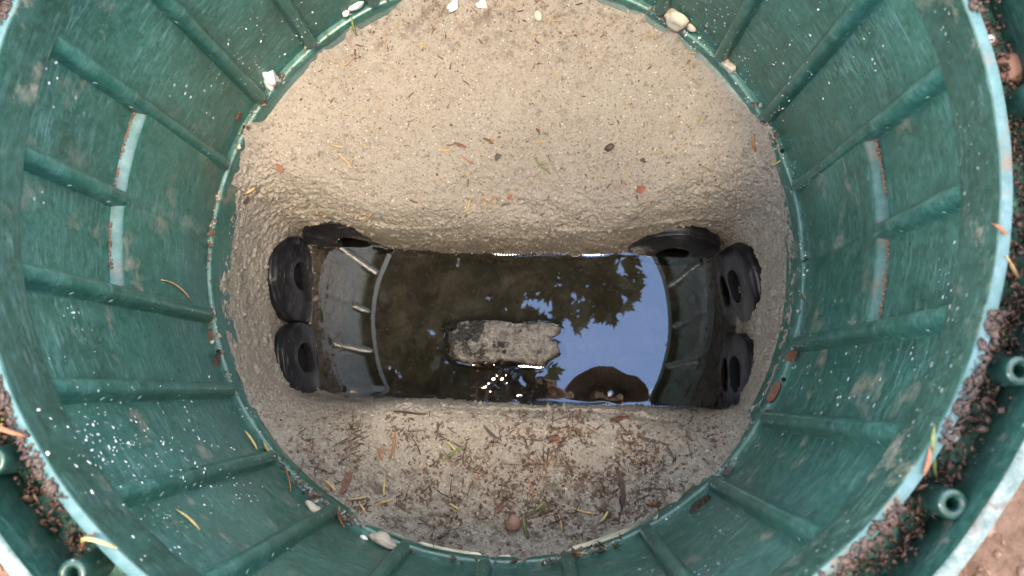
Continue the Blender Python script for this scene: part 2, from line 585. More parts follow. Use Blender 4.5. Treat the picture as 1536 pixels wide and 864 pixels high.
def build_mortar(parent):
    Q = OUT_Q
    d = Q - WATER_C
    # outer circle intersection along the same direction
    RO = .2968
    dn = d / np.linalg.norm(d, axis=1)[:, None]
    b = dn @ WATER_C
    tt = -b + np.sqrt(b * b - WATER_C @ WATER_C + RO * RO)
    O = WATER_C + dn * tt[:, None]
    seg = np.hypot(*np.diff(np.r_[Q, Q[:1]], axis=0).T) * .5 + np.hypot(*np.diff(np.r_[O, O[:1]], axis=0).T) * .5
    L = np.r_[0, np.cumsum(seg)]
    N, Mm = 1650, 360
    u = np.linspace(0, L[-1], N, endpoint=False)
    idx = np.interp(u, L, np.arange(2001))
    Qc, Oc = np.r_[Q, Q[:1]], np.r_[O, O[:1]]
    lerp = lambda A: np.stack([np.interp(idx, np.arange(2001), A[:, a]) for a in (0, 1)], 1)
    qi, oi = lerp(Qc), lerp(Oc)
    ang = np.degrees(np.arctan2(qi[:, 1] - WATER_C[1], qi[:, 0] - WATER_C[0])) % 360
    far = smoothstep(ang, 16, 40) * (1 - smoothstep(ang, 142, 166))
    near = smoothstep(ang, 194, 222) * (1 - smoothstep(ang, 318, 344))
    side = np.clip(1 - far - near, 0, 1)
    # profiles: z as function of s in 0..1, horizontal fraction t
    s = np.linspace(0, 1, Mm)
    def prof(pts):
        P = np.array(pts)
        # arc-length-like parameter
        seg = np.hypot(np.diff(P[:, 0]) * P[-1, 2] if P.shape[1] > 2 else np.diff(P[:, 0]) * .2, np.diff(P[:, 1]))
        l = np.r_[0, np.cumsum(seg)]
        l /= l[-1]
        k = np.exp(-.5 * (np.arange(-12, 13) / 5.) ** 2); k /= k.sum()
        def sm(a):
            a = np.r_[np.full(12, a[0]), a, np.full(12, a[-1])]
            return np.convolve(a, k, 'valid')
        return sm(np.interp(s, l, P[:, 0])), sm(np.interp(s, l, P[:, 1]))
    Z0 = -.016
    tf, zf = prof([(0, Z0), (.25, -.028), (.52, -.048), (.72, -.063), (.85, -.080), (.925, -.105), (.965, -.150), (1.0, -.203), (1.02, -.262)])
    tn, zn = prof([(0, Z0), (.30, -.016), (.65, -.022), (.88, -.034), (.97, -.050), (1.0, -.075), (.99, -.13), (.98, -.203), (.98, -.262)])
    ts, zs = prof([(0, Z0), (.10, -.06), (.28, -.12), (.60, -.165), (1.0, -.201), (1.0, -.209), (1.0, -.238), (1.0, -.262)])
    t = far[:, None] * tf + near[:, None] * tn + side[:, None] * ts
    z = far[:, None] * zf + near[:, None] * zn + side[:, None] * zs
    X = oi[:, None, 0] * (1 - t) + qi[:, None, 0] * t
    Y = oi[:, None, 1] * (1 - t) + qi[:, None, 1] * t
    # submerged mortar skirt at the foot of the end walls, in front of the seals
    dl = WATER_C - qi
    dl = np.stack([np.sign(dl[:, 0]), dl[:, 1] * 0], 1)
    skirt = np.interp(-z, [.199, .2058, .232, .262], [0, .030, .056, .060]) * (side ** 3 * np.where(qi[:, 0] < 0, 1, .25))[:, None]
    X = X + dl[:, None, 0] * skirt
    G = np.stack([X, Y, z], 2)
    # normals
    du = np.roll(G, -1, 0) - np.roll(G, 1, 0)
    dv = np.gradient(G, axis=1)
    nn = np.cross(du, dv)
    nn /= np.linalg.norm(nn, axis=2)[:, :, None] + 1e-12
    nn *= np.where(nn[:, :, 2:3] < -.2, -1, 1)
    if nn[:, 20, 2].mean() < 0: nn = -nn
    P = G.reshape(-1, 3)
    h = fbm(P, 13, 3, 21) * .0050 + fbm(P, 48, 2, 31) * .0016
    rough = .55 + .45 * smoothstep(vnoise(P, 22, 33), -.5, .5)
    h += np.clip(fbm(P, 150, 2, 41), -.1, 1) * .0022 * rough        # crumbly lumps
    h -= np.clip(fbm(P, 110, 2, 77) - .33, 0, 1) * .0075            # pits
    h += (vnoise(P, 230, 50) * .0012 + vnoise(P, 400, 51) * .0012 + vnoise(P, 720, 52) * .0008) * rough
    # ragged outer edge: mortar smeared up over the plastic flange in patches
    rad = np.hypot(P[:, 0], P[:, 1])
    sm_ = np.clip(fbm(np.stack([P[:, 0] / rad, P[:, 1] / rad, rad * 0], 1), 7, 4, 88) * 2.4 - .05, 0, 1)
    e_ = np.exp(-(np.tile(s, N) / .035) ** 2) * sm_
    P = P.copy()
    P[:, 2] += e_ * .0195
    P[:, 0] *= 1 + e_ * .016
    P[:, 1] *= 1 + e_ * .016
    edge = np.clip(s / .03, 0.15, 1)[None, :].repeat(N, 0).ravel()
    P = P + nn.reshape(-1, 3) * (h * edge)[:, None]
    o = mesh_obj('mortar_surround', P, grid_faces(N, Mm, True, False), M['mortar'], parent)
    return o, P, grid_faces(N, Mm, True, False)

box = empty('distribution_box', (0, 0, 0))
tag(box, 'beige mortar distribution box with sloping sides around a pool of dark water', 'concrete box')
mortar, MP, MF = build_mortar(box)
bvh_mortar = BVHTree.FromPolygons([Vector(v) for v in MP.tolist()], MF.tolist())

# bed under the water
def build_bed():
    nx, ny = 300, 120
    X, Y = np.meshgrid(np.linspace(-.33, .33, nx), np.linspace(-.215, .115, ny), indexing='ij')
    V = np.stack([X, Y, np.full_like(X, -.246)], 2).reshape(-1, 3)
    V[:, 2] += fbm(V, 14, 5, 61) * .012 + np.clip(fbm(V, 70, 3, 62), 0, 1) * .006
    V[:, 2] += .020 * np.exp(-((V[:, 0] + .03) / .12) ** 2 - ((V[:, 1] + .15) / .03) ** 2)
    V[:, 2] += .022 * np.exp(-((V[:, 0] + .25) / .03) ** 2)
    o = mesh_obj('silt_bed', V, grid_faces(nx, ny), M['bed'], box)
    return o
build_bed()

# ------------------------------------------------------------------ concrete block standing in the water
BC = np.array((-.012, -.079))
BA, BB, BROT = .076, .031, -.03
def block_s(x, y):
    dx, dy = x - BC[0], y - BC[1]
    u = (dx * math.cos(BROT) + dy * math.sin(BROT)) / BA
    v = (-dx * math.sin(BROT) + dy * math.cos(BROT)) / BB
    th = np.arctan2(v, u)
    wob = 1 + .025 * np.sin(3 * th + 1.0) + .025 * np.sin(7 * th + 2.2) + .02 * np.sin(13 * th)
    # lumpy right-hand end
    wob = wob + .07 * np.exp(-((th - .55) / .22) ** 2) - .10 * np.exp(-((th - .28) / .12) ** 2) + .04 * np.exp(-((th + .3) / .3) ** 2)
    return (np.abs(u) ** 5 + np.abs(v) ** 5) ** .2 / wob
def block_z(x, y):
    P = np.stack([x, y, x * 0], 1)
    s = block_s(x, y) + fbm(P, 55, 3, 76) * .07
    top = -.1880 + fbm(P, 32, 4, 71) * .007 + np.clip(fbm(P, 100, 3, 72) - .05, 0, 1) * .008 - np.clip(fbm(P, 70, 2, 73) - .25, 0, 1) * .018
    top = top - .005 * smoothstep(-x, .02, .09) - .007 * smoothstep(-y, .085, .108) + vnoise(P, 500, 74) * .0007 - .010 * smoothstep(s, .55, .95)
    fall = smoothstep(s, .88, 1.22)
    return top * (1 - fall) + (-.30) * fall
def build_block():
    nx, ny = 190, 90
    X, Y = np.meshgrid(np.linspace(-.115, .091, nx), np.linspace(-.135, -.023, ny), indexing='ij')
    s = block_s(X, Y)
    V = np.stack([X, Y, np.zeros_like(X)], 2).reshape(-1, 3)
    z = block_z(X.ravel(), Y.ravel())
    V[:, 2] = z
    f = grid_faces(nx, ny)
    keep = (z[f] > -.285).any(1)
    o = mesh_obj('concrete_block', V, f[keep], M['block'])
    tag(o, 'rough grey concrete block half sunk in the middle of the water', 'concrete block')
    return o
build_block()

# small stone added at the front wall, white to stand for a glint
ST = at_z(915, 592, ZW)

# ------------------------------------------------------------------ water
def build_water():
    x0, x1, y0, y1 = -.305, .305, -.185, .080
    nx, ny = 560, 245
    X, Y = np.meshgrid(np.linspace(x0, x1, nx), np.linspace(y0, y1, ny), indexing='ij')
    V = np.stack([X, Y, np.full_like(X, ZW)], 2).reshape(-1, 3)
    x, y = V[:, 0], V[:, 1]
    # meniscus against the block, wherever its flank passes the water level
    dep = np.clip(ZW - block_z(x, y), 0, 1)
    V[:, 2] += .0002 * np.exp(-dep / .0040)
    # meniscus against the walls
    kd = OUT_Q[::5]
    dm = np.full(len(x), 1.)
    for q in kd:
        dm = np.minimum(dm, np.hypot(x - q[0], y - q[1]))
    V[:, 2] += .0010 * np.exp(-dm / .0025) * (.6 + .5 * vnoise(V, 60, 83))
    # little stone
    ds = np.clip(np.hypot(x - ST.x, y - ST.y) - .0022, 0, 1)
    V[:, 2] += .0002 * np.exp(-ds / .0030)
    # faint ripples where a drop fell under the phone
    g = np.exp(-((x + .012) / .035) ** 2 - ((y + .133) / .022) ** 2)
    V[:, 2] += g * .00045 * fbm(np.stack([x, y * 1.0, x * 0], 1), 95, 2, 91)
    V[:, 2] += .00003 * fbm(np.stack([x, y, x * 0], 1), 25, 2, 95)
    o = mesh_obj('water', V, grid_faces(nx, ny), M['water'])
    tag(o, kind='structure')
    return o
build_water()

def lump_mesh(name, mat, seed, sub=2, amp=.25, flat=.7):
    bm = bmesh.new()
    bmesh.ops.create_icosphere(bm, subdivisions=sub, radius=1)
    P = np.array([v.co[:] for v in bm.verts])
    h = 1 + amp * fbm(P, 1.3, 3, seed) * 1.6
    for v, k in zip(bm.verts, h):
        v.co = v.co * k
        v.co.z *= flat
    me = bpy.data.meshes.new(name)
    bm.to_mesh(me)
    bm.free()
    me.polygons.foreach_set('use_smooth', [True] * len(me.polygons))
    me.materials.append(mat)
    return me

o = share('pebble', lump_mesh('pebble', M['white'], 5), None, (ST.x, ST.y, ZW + .0008), (0, 0, 1), (.0032, .0028, .0032))
tag(o, 'tiny pebble poking through the water near the front wall, whitened as its glint', 'pebble')

# ------------------------------------------------------------------ pipe seals
def build_seal(label, c, normal, r, hole_off=(0, 0), hr=.0225, spin=0):
    root = empty('pipe_seal', c)
    zq = Vector(normal).normalized()
    root.rotation_euler = zq.to_track_quat('Z', 'Y').to_euler()
    tag(root, label, 'pipe seal', 'black pipe seals around the pool')
    n = 72
    hx, hy = hole_off
    h_ = hr / r
    prof = [(h_, -.016, 0), (h_, .0020, 0), (h_, .0032, 0), (h_ * 1.012, .0036, 0), (h_ * 1.05, .0038, 0), (.60, .0034, 1), (.75, .0024, 1), (.93, .0006, 1), (.972, -.0001, 1), (.980, -.0004, 1), (.984, -.0010, 1), (.986, -.0050, 1), (.986, -.0062, 1), (1.0, -.0066, 1), (1.0, -.0120, 1), (.985, -.0125, 1), (.985, -.040, 1)]
    V = []
    for i in range(n):
        a = 2 * math.pi * i / n
        for k, (f, z, outer) in enumerate(prof):
            w = 0 if k < 5 else min(1, (f - hr / r) / (1 - hr / r))
            rr = f * r * (1 + .035 * math.sin(2 * a + spin) + .018 * math.sin(5 * a + spin * 2) + .010 * math.sin(11 * a + spin * 5)) if k >= 5 else f * r
            V.append((rr * math.cos(a) + hx * (1 - w), rr * math.sin(a) + hy * (1 - w), z))
    V = np.array(V)
    V[:, 2] += fbm(V + np.array(c), 30, 2, 101) * .0016
    o = mesh_obj('seal_disc', V, grid_faces(n, len(prof), True, False, flip=False), M['rubber'], root)
    m_ = 40
    pv = [(hx, hy, -.0085)] + [(hx + hr * .985 * math.cos(a), hy + hr * .985 * math.sin(a), z) for z in (-.0085, .0026) for a in np.linspace(0, 2 * math.pi, m_, endpoint=False)]
    pf = [(0, 1 + i, 1 + (i + 1) % m_) for i in range(m_)] + [(1 + i, 1 + (i + 1) % m_, 1 + m_ + (i + 1) % m_, 1 + m_ + i) for i in range(m_)]
    mesh_obj('pipe_opening', pv, pf, M['hole'], root)  # black lining paints the shade inside the pipe
    return root

def nrm(az, tilt):
    a, t = RAD(az), RAD(tilt)
    return (math.cos(a) * math.cos(t), math.sin(a) * math.cos(t), math.sin(t))
build_seal('scuffed black pipe seal high on the left wall beside the back corner', (-.266, .001, -.181), nrm(2, 14), .054, (.004, 0), .0185, .4)
build_seal('black pipe seal with oval hole, lower of two on the left wall', (-.256, -.101, -.182), nrm(7, 15), .047, (.003, .002), .0185, 1.2)
build_seal('long flattened black pipe seal on the back wall, left corner', (-.200, .053, -.193), nrm(-88, 9), .064, (0, 0), .022, 2.2)
build_seal('black pipe seal on the back wall near the right corner', (.207, .036, -.196), nrm(-92, 9), .058, (0, 0), .022, 3.3)
build_seal('black pipe seal on the right wall closest to the back corner', (.281, -.010, -.179), nrm(193, 3), .053, (0, 0), .021, 4.1)
build_seal('black pipe seal on the right wall closest to the front bench', (.277, -.118, -.179), nrm(180, 4), .051, (0, 0), .022, 5.0)

# ------------------------------------------------------------------ lower riser ring
RW = .305
ring = empty('riser_ring', (0, 0, 0))
tag(ring, 'deep green plastic riser ring with upright ribs standing on the mortar', 'riser ring', 'stacked green riser rings')
wall_prof = dense([(RW, 0.0), (RW, .292)], .012)
V, Fc = lathe(wall_prof, 360, jitter=.0012, seed=3)
wall = mesh_obj('ring_wall', V, Fc, M['green'], ring)
V, Fc = lathe(dense([(RW + .003, .001), (.2990, .0005), (.2975, -.0010), (.2970, -.004), (.2970, -.045)], .003), 360, jitter=.0010, seed=5)
mesh_obj('bottom_flange', V, Fc, M['green'], ring)
V, Fc = lathe([(.2935, .2925), (.331, .2925)], 240, jitter=.0004, seed=8)
mesh_obj('top_flange', V, Fc, M['green'], ring)
RIB0 = -3
def rib_mesh(z0, z1, h0, h1):
    """upright moulded rib with filleted flanks and a rounded foot; local -x points into the pit"""
    ys = np.array([-.0125, -.0105, -.0090, -.0080, -.0072, -.0062, -.0045, -.0024, 0, .0024, .0045, .0062, .0072, .0080, .0090, .0105, .0125])
    hs = np.array([0, .012, .05, .14, .36, .66, .88, .975, 1.0, .975, .88, .66, .36, .14, .05, .012, 0])
    zs = [z0 + d for d in (0, .0008, .0020, .0040, .0065, .0095)] + list(np.linspace(z0 + .02, z1, 9))
    V = []
    for z in zs:
        k = min(1, (z - z0) / .0095)
        e = math.sqrt(max(0, 1 - (1 - k) ** 2))
        t = (z - z0) / (z1 - z0)
        for y, h in zip(ys, hs):
            V.append((-(h0 + (h1 - h0) * t) * h * e + .0008 - (.0 if h else 0), y * (.55 + .45 * e) * (.94 + .10 * t), z))
    me = bpy.data.meshes.new('rib')
    me.from_pydata(V, [], grid_faces(len(zs), len(ys)).tolist())
    me.polygons.foreach_set('use_smooth', [True] * len(me.polygons))
    me.materials.append(M['green'])
    return me
rib_full = rib_mesh(.002, .292, .0120, .0132)
rib_short = rib_mesh(.152, .292, .0118, .0132)
PANELS = (177, -3)
for k in range(24):
    a = RIB0 + 15 * k
    aw = (a + 180) % 360 - 180
    short = any(abs((a - p + 180) % 360 - 180) < 1 for p in PANELS)
    rr = .3052
    share('rib', rib_short if short else rib_full, ring, (rr * math.cos(RAD(a)), rr * math.sin(RAD(a)), 0), (0, 0, RAD(a)))
def panel(a_mid):
    a0, a1 = RAD(a_mid - 14.9), RAD(a_mid + 14.9)
    pr = dense([(.2972, .1612), (.2966, .1590), (.2964, .150), (.2970, .05), (.3015, .002)], .006)
    V, Fc = lathe(pr, 60, a0, a1, jitter=.0010, seed=a_mid + 200)
    th = np.arctan2(V[:, 1], V[:, 0])
    dth = np.abs((th - RAD(a_mid) + math.pi) % (2 * math.pi) - math.pi)
    R0 = np.hypot(V[:, 0], V[:, 1])
    # faint upright groove carrying the rib line down the panel
    R1 = R0 + .0016 * np.exp(-(dth / RAD(1.0)) ** 2) * smoothstep(-V[:, 2], -.15, -.13)
    V[:, 0] *= R1 / R0
    V[:, 1] *= R1 / R0
    o = mesh_obj('knockout_panel', V, Fc, M['green'], ring)
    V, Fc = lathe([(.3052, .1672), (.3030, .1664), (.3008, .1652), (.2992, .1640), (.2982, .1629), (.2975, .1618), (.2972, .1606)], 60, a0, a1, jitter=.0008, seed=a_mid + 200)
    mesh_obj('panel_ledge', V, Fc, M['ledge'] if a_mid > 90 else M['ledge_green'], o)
    return o
for p in PANELS: panel(p)
# screw holes on the bottom flange, black discs standing for their shaded insides
hv = [(0, 0, 0)] + [(.0020 * math.cos(a), .0020 * math.sin(a), 0) for a in np.linspace(0, 2 * math.pi, 14, endpoint=False)]
hm = bpy.data.meshes.new('screw_hole')
v, f = tube([(0, 0, -.001), (0, 0, .0013)], [.0024, .0021], 16)
hm.from_pydata(v, [], f)
hm.materials.append(M['hole'])
for (px, py) in ((320, 530), (360, 188), (1177, 225), (1177, 570)):
    q = at_z(px, py, .001)
    a = math.atan2(q.y, q.x)
    share('screw_hole', hm, ring, (.3012 * math.cos(a), .3012 * math.sin(a), .0008))

# ------------------------------------------------------------------ upper riser ring
ring2 = empty('riser_ring', (0, 0, .2855))
tag(ring2, 'shallow green plastic collar ring with screw bosses, bedded in soil on top', 'riser ring', 'stacked green riser rings')
Z2 = -.2855
def up(pr): return [(r, z + Z2) for r, z in pr]
V, Fc = lathe(up(dense([(.2985, .2862), (.2922, .2860), (.2920, .2861), (.2920, .2868), (.2920, .3215), (.2922, .3232), (.2928, .3238)], .006)), 360, jitter=.0008, seed=15)
mesh_obj('collar_lip', V, Fc, M['collar'], ring2)
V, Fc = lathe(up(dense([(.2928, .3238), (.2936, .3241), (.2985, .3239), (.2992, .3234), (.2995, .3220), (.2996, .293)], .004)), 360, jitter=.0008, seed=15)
mesh_obj('lip_edge', V, Fc, M['edge_tone'], ring2)
V, Fc = lathe(up(dense([(.3300, .291), (.3285, .295), (.3280, .333)], .008)), 360, jitter=.0010, seed=17)
mesh_obj('collar_wall', V, Fc, M['collar'], ring2)
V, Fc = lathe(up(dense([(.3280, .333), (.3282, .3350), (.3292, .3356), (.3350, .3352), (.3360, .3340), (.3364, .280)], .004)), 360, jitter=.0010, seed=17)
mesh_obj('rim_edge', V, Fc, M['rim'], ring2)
def boss_mesh():
    prof = [(.0035, .016), (.0035, .0330), (.0042, .0345), (.0072, .0345), (.0080, .0335), (.0082, .030), (.0086, .006)]
    V, Fc = lathe(prof, 24)
    me = bpy.data.meshes.new('screw_boss')
    me.from_pydata(V.tolist(), [], Fc.tolist())
    me.polygons.foreach_set('use_smooth', [True] * len(me.polygons))
    me.materials.append(M['collar'])
    return me
bm_ = boss_mesh()
bosses = []
for (px, py) in ((1440, 765), (1528, 556), (1530, 142), (8, 680), (112, 858)):
    q = at_z(px, py, .318)
    bosses.append(math.degrees(math.atan2(q.y, q.x)))

for a in bosses + [70, 90, 110, -90, -70, -110, 45, 135]:
    b = share('screw_boss', bm_, ring2, (.3215 * math.cos(RAD(a)), .3215 * math.sin(RAD(a)), 0), (0, 0, RAD(a)))
    pv = [(.0036 * math.cos(t), .0036 * math.sin(t), .017) for t in np.linspace(0, 2 * math.pi, 16, endpoint=False)]
    if 'dk' not in globals():
        dk = bpy.data.meshes.new('screw_socket')
        dk.from_pydata(pv, [], [tuple(range(16))])
        dk.materials.append(M['hole'])
    share('screw_socket', dk, b)
sv, sf = lathe([(.0001, .0030), (.0020, .0029), (.0036, .0024), (.0046, .0012), (.0048, 0)], 20)
sm = bpy.data.meshes.new('screw')
sm.from_pydata(sv.tolist(), [], sf.tolist())
sm.polygons.foreach_set('use_smooth', [True] * len(sm.polygons))
sm.materials.append(M['steel'])
for (px, py) in ((1482, 56), (1428, 652)):
    q = at_z(px, py, .300)
    share('screw', sm, ring2, (q.x, q.y, .2985 + Z2), (RAD(rng.uniform(-8, 8)), RAD(rng.uniform(-8, 8)), 0))

# ------------------------------------------------------------------ surface lookup
bpy.context.view_layer.update()
def bvh_of(objs):
    V, Fc = [], []
    for o in objs:
        b = len(V)
        V += [o.matrix_world @ v.co for v in o.data.vertices]
        Fc += [tuple(b + i for i in p.vertices) for p in o.data.polygons]
    return BVHTree.FromPolygons(V, Fc)
hard = bvh_of([x for x in list(ring.children) + list(ring2.children) if x.data and not x.name.startswith('screw')] + [ground])
def surf(px, py):
    """point and normal of the first surface on the line of sight"""
    d = ray(px, py)
    best = None
    for b in (bvh_mortar, hard):
        loc, nn, i, dist = b.ray_cast(CAM, d)
        if loc is not None and (best is None or dist < best[2]):
            best = (loc, nn, dist)
    p, n = best[0], best[1].normalized()
    if n.dot(d) > 0: n = -n
    return p, n

# ------------------------------------------------------------------ mortar lumps on the flange
def lump(name, px, py, w, h, mat, label, cat, seed, sub=2, amp=.35):
    p, n = surf(px, py)
    k = (CAM - p).length / F_PX
    o = share(name, lump_mesh(name, mat, seed, sub, amp, .75), None, p + n * min(w, h) * k * .18, n.to_track_quat('Z', 'Y').to_euler(), (w * k / 2, h * k / 2, min(w, h) * k / 2.4))
    tag(o, label, cat)
    return o
lump('mortar_lump', 1018, 24, 34, 30, M['tanlump'], 'tan crumbly mortar lump on the flange at upper right', 'mortar lump', 11, 3, .5)
lump('mortar_lump', 1038, 40, 14, 12, M['tanlump'], 'little mortar crumb just below the tan lump at upper right', 'mortar lump', 12)
lump('mortar_lump', 532, 9, 20, 13, M['white'], 'white mortar blob on the flange at upper left', 'mortar lump', 13, 3, .5)
lump('mortar_lump', 518, 19, 11, 11, M['white'], 'smaller white mortar blob beside the grass blade at upper left', 'mortar lump', 14)
lump('mortar_lump', 402, 118, 24, 34, M['white'], 'large white mortar smear on the flange, left of the far slope', 'mortar lump', 15, 3, .5)
lump('mortar_lump', 680, 10, 20, 12, M['white'], 'white plaster flake at the top of the far slope', 'mortar flake', 16, 2, .6)
lump('mortar_lump', 723, 6, 14, 11, M['white'], 'white plaster chip near the middle of the top edge', 'mortar flake', 17, 2, .6)
lump('mortar_lump', 1094, 95, 26, 22, M['tanlump'], 'pale mortar lump on the flange right of the far slope', 'mortar lump', 18, 3, .5)
lump('mortar_lump', 468, 764, 26, 18, M['tanlump'], 'tan mortar lump on the lower left flange', 'mortar lump', 19, 3, .4)
lump('mortar_lump', 545, 808, 12, 9, M['white'], 'small white mortar crumb on the lower left edge of the bench', 'mortar lump', 20)
lump('mortar_lump', 572, 818, 46, 30, M['tanlump'], 'broad mortar lump over the flange at the bottom left', 'mortar lump', 21, 3, .5)
lump('pebble', 770, 784, 24, 21, M['pebble_red'], 'round red brown pebble on the front mortar bench', 'pebble', 22, 3, .2)
lump('pebble', 808, 24, 16, 13, M['tanlump'], 'small tan pebble at the top of the far slope', 'pebble', 23, 2, .2)
lump('pebble', 1512, 106, 46, 36, M['pebble_red'], 'large brown stone lying in the collar channel at upper right', 'pebble', 24, 3, .2)
lump('pebble', 138, 832, 13, 11, M['white'], 'pale pebble in the debris of the collar channel, lower left', 'pebble', 25, 2, .2)
lump('pebble', 914, 222, 10, 14, M['leafbit'], 'dark rounded crumb on the middle of the far slope', 'crumb', 26, 2, .4)

# ------------------------------------------------------------------ needles, grass and bark chips
def strip_between(name, a, b, width_px, mat, label, cat, group=None, bend=.06, thick=.5, lift=.3):
    (p0, n0), (p1, n1) = surf(*a), surf(*b)
    mid2 = ((a[0] + b[0]) / 2, (a[1] + b[1]) / 2)
    pm, nm = surf(*mid2)
    if (p1 - p0).length > 2.6 * (CAM - p0).length / F_PX * math.hypot(a[0] - b[0], a[1] - b[1]) + .004:
        p1 = p0 + (pm - p0).normalized() * .02
    w = width_px * (CAM - pm).length / F_PX / 2
    n = (n0 + n1 + nm).normalized()
    d = (p1 - p0)
    side = d.cross(n).normalized()
    pts, rr = [], []
    bnd = d.length * bend * rng.choice((-1, 1)) * rng.uniform(.4, 1.3)
    for k in range(7):
        t = k / 6
        base = p0.lerp(p1, t)
        hgt = 4 * t * (1 - t)
        if (pm - base).dot(n) > 0: base = base + n * (pm - p0.lerp(p1, .5)).dot(n) * hgt
        pts.append(base + side * bnd * hgt + n * (w * thick + w * lift + .0006 * hgt))
        rr.append(w * (.35 + .65 * min(1, 3 * t, 3.2 * (1 - t) + .2)))
    c = pts[3].copy()
    v, f = tube([q - c for q in pts], rr, 6)
    # flatten towards the surface
    if thick < 1:
        v = [tuple(Vector(q) - n * ((Vector(q)).dot(n) - 0) * 0) for q in v]
    o = mesh_obj(name, v, f, mat)
    o.location = c
    tag(o, label, cat, group)
    return o

ND = 'conifer_needle'
def needle(a, b, col, label, w=3.0, group='single conifer needles'):
    return strip_between(ND, a, b, w, M['needle_' + col], label, 'needle', group, .07, .8)
needle((262, 766), (298, 797), 'yellow', 'yellow green needle stuck to the green wall at lower left', 4)
needle((127, 817), (177, 822), 'yellow', 'yellow needle lying across the collar lip at lower left', 6)
needle((365, 647), (384, 676), 'yellow', 'yellow needle in the flange gap left of the front bench, leftmost of two', 4)
needle((394, 660), (412, 685), 'yellow', 'yellow brown needle in the flange gap left of the front bench, right of two', 4)
needle((426, 702), (435, 738), 'rust', 'rusty needle upright on the lower left flange')
needle((505, 772), (516, 793), 'rust', 'short rusty needle beside the white crumb on the lower left edge')
needle((666, 661), (684, 679), 'yellow', 'short yellow needle in the upper middle of the front bench')
needle((664, 693), (697, 671), 'green', 'dark olive twig crossing below the short yellow needle', 3.4)
needle((520, 749), (550, 745), 'yellow', 'yellow needle lying flat just below the long bark chip')
needle((592, 649), (585, 688), 'rust', 'dark rusty needle left of centre on the front bench, upper', 4)
needle((566, 672), (573, 690), 'rust', 'short rusty sliver left of the dark rusty needle', 4)
needle((560, 759), (591, 749), 'tan', 'bent tan needle right of the flat yellow needle')
needle((577, 719), (576, 745), 'yellow', 'upright yellow needle left of centre on the front bench')
needle((537, 752), (548, 771), 'tan', 'orange tan needle slanting under the flat yellow needle')
needle((486, 719), (506, 738), 'tan', 'tan needle left of the long bark chip')
needle((675, 755), (689, 766), 'yellow', 'small yellow needle in the middle of the front bench')
needle((797, 773), (820, 751), 'green', 'thick green grass stub right of the red pebble', 5)
needle((784, 772), (792, 808), 'green', 'thin green grass blade just right of the red pebble', 4)
needle((899, 783), (912, 766), 'yellow', 'bright yellow needle stub on the right half of the front bench', 4.5)
needle((855, 760), (898, 770), 'tan', 'long tan needle left of the bright yellow stub', 2.5)
needle((790, 715), (800, 748), 'rust', 'rusty needle above the green grass stub')
needle((838, 772), (843, 798), 'tan', 'thin tan needle right of the green grass stub', 2.4)
needle((857, 827), (882, 831), 'tan', 'tan needle at the bottom edge of the front bench', 3)
needle((527, 24), (535, 53), 'green', 'green grass blade at the upper left edge of the far slope', 4)
needle((652, 223), (678, 225), 'tan', 'flat tan needle on the left half of the far slope', 2.4)
needle((505, 230), (531, 256), 'tan', 'slanting tan needle on the left of the far slope', 2.4)
needle((694, 321), (705, 300), 'yellow', 'yellow needle low on the far slope above the pool', 2.6)
needle((497, 217), (516, 221), 'tan', 'short tan needle above the slanting one on the far slope', 2.4)
needle((692, 232), (712, 246), 'rust', 'thin rusty needle in the middle of the far slope', 2.2)
needle((366, 290), (383, 280), 'tan', 'brown yellow needle at the left end of the far slope', 4)
needle((1132, 200), (1135, 227), 'rust', 'rusty needle at the right end of the far slope', 4)
needle((1158, 246), (1172, 240), 'yellow', 'yellow scrap needle on the right flange', 4)
needle((800, 235), (826, 261), 'green', 'grey green twig on the middle of the far slope', 2.6)
needle((240, 420), (286, 452), 'tan', 'dry needle stuck on the left knockout panel', 2.4)
needle((1403, 637), (1405, 725), 'green', 'long green needle across the collar debris at lower right', 6)
needle((1393, 669), (1384, 713), 'rust', 'orange needle left of the long green needle', 6)
needle((1506, 476), (1502, 521), 'yellow', 'yellow olive needle in the right collar debris', 5)
needle((1490, 468), (1499, 492), 'rust', 'short orange needle in the right collar debris', 6)
needle((1486, 336), (1517, 375), 'rust', 'red needle leaning over the collar lip at right', 5)
needle((1508, 385), (1527, 419), 'tan', 'tan needle below the red one at right', 5)
needle((6, 628), (24, 612), 'rust', 'orange needle in the left collar debris, uppermost', 6)
needle((12, 632), (41, 654), 'rust', 'orange needle in the left collar debris, lying right', 7)
needle((4, 612), (6, 650), 'yellow', 'olive needle in the left collar debris', 6)
needle((126, 830), (143, 800), 'rust', 'orange needle leaning in the lower left collar debris', 5)

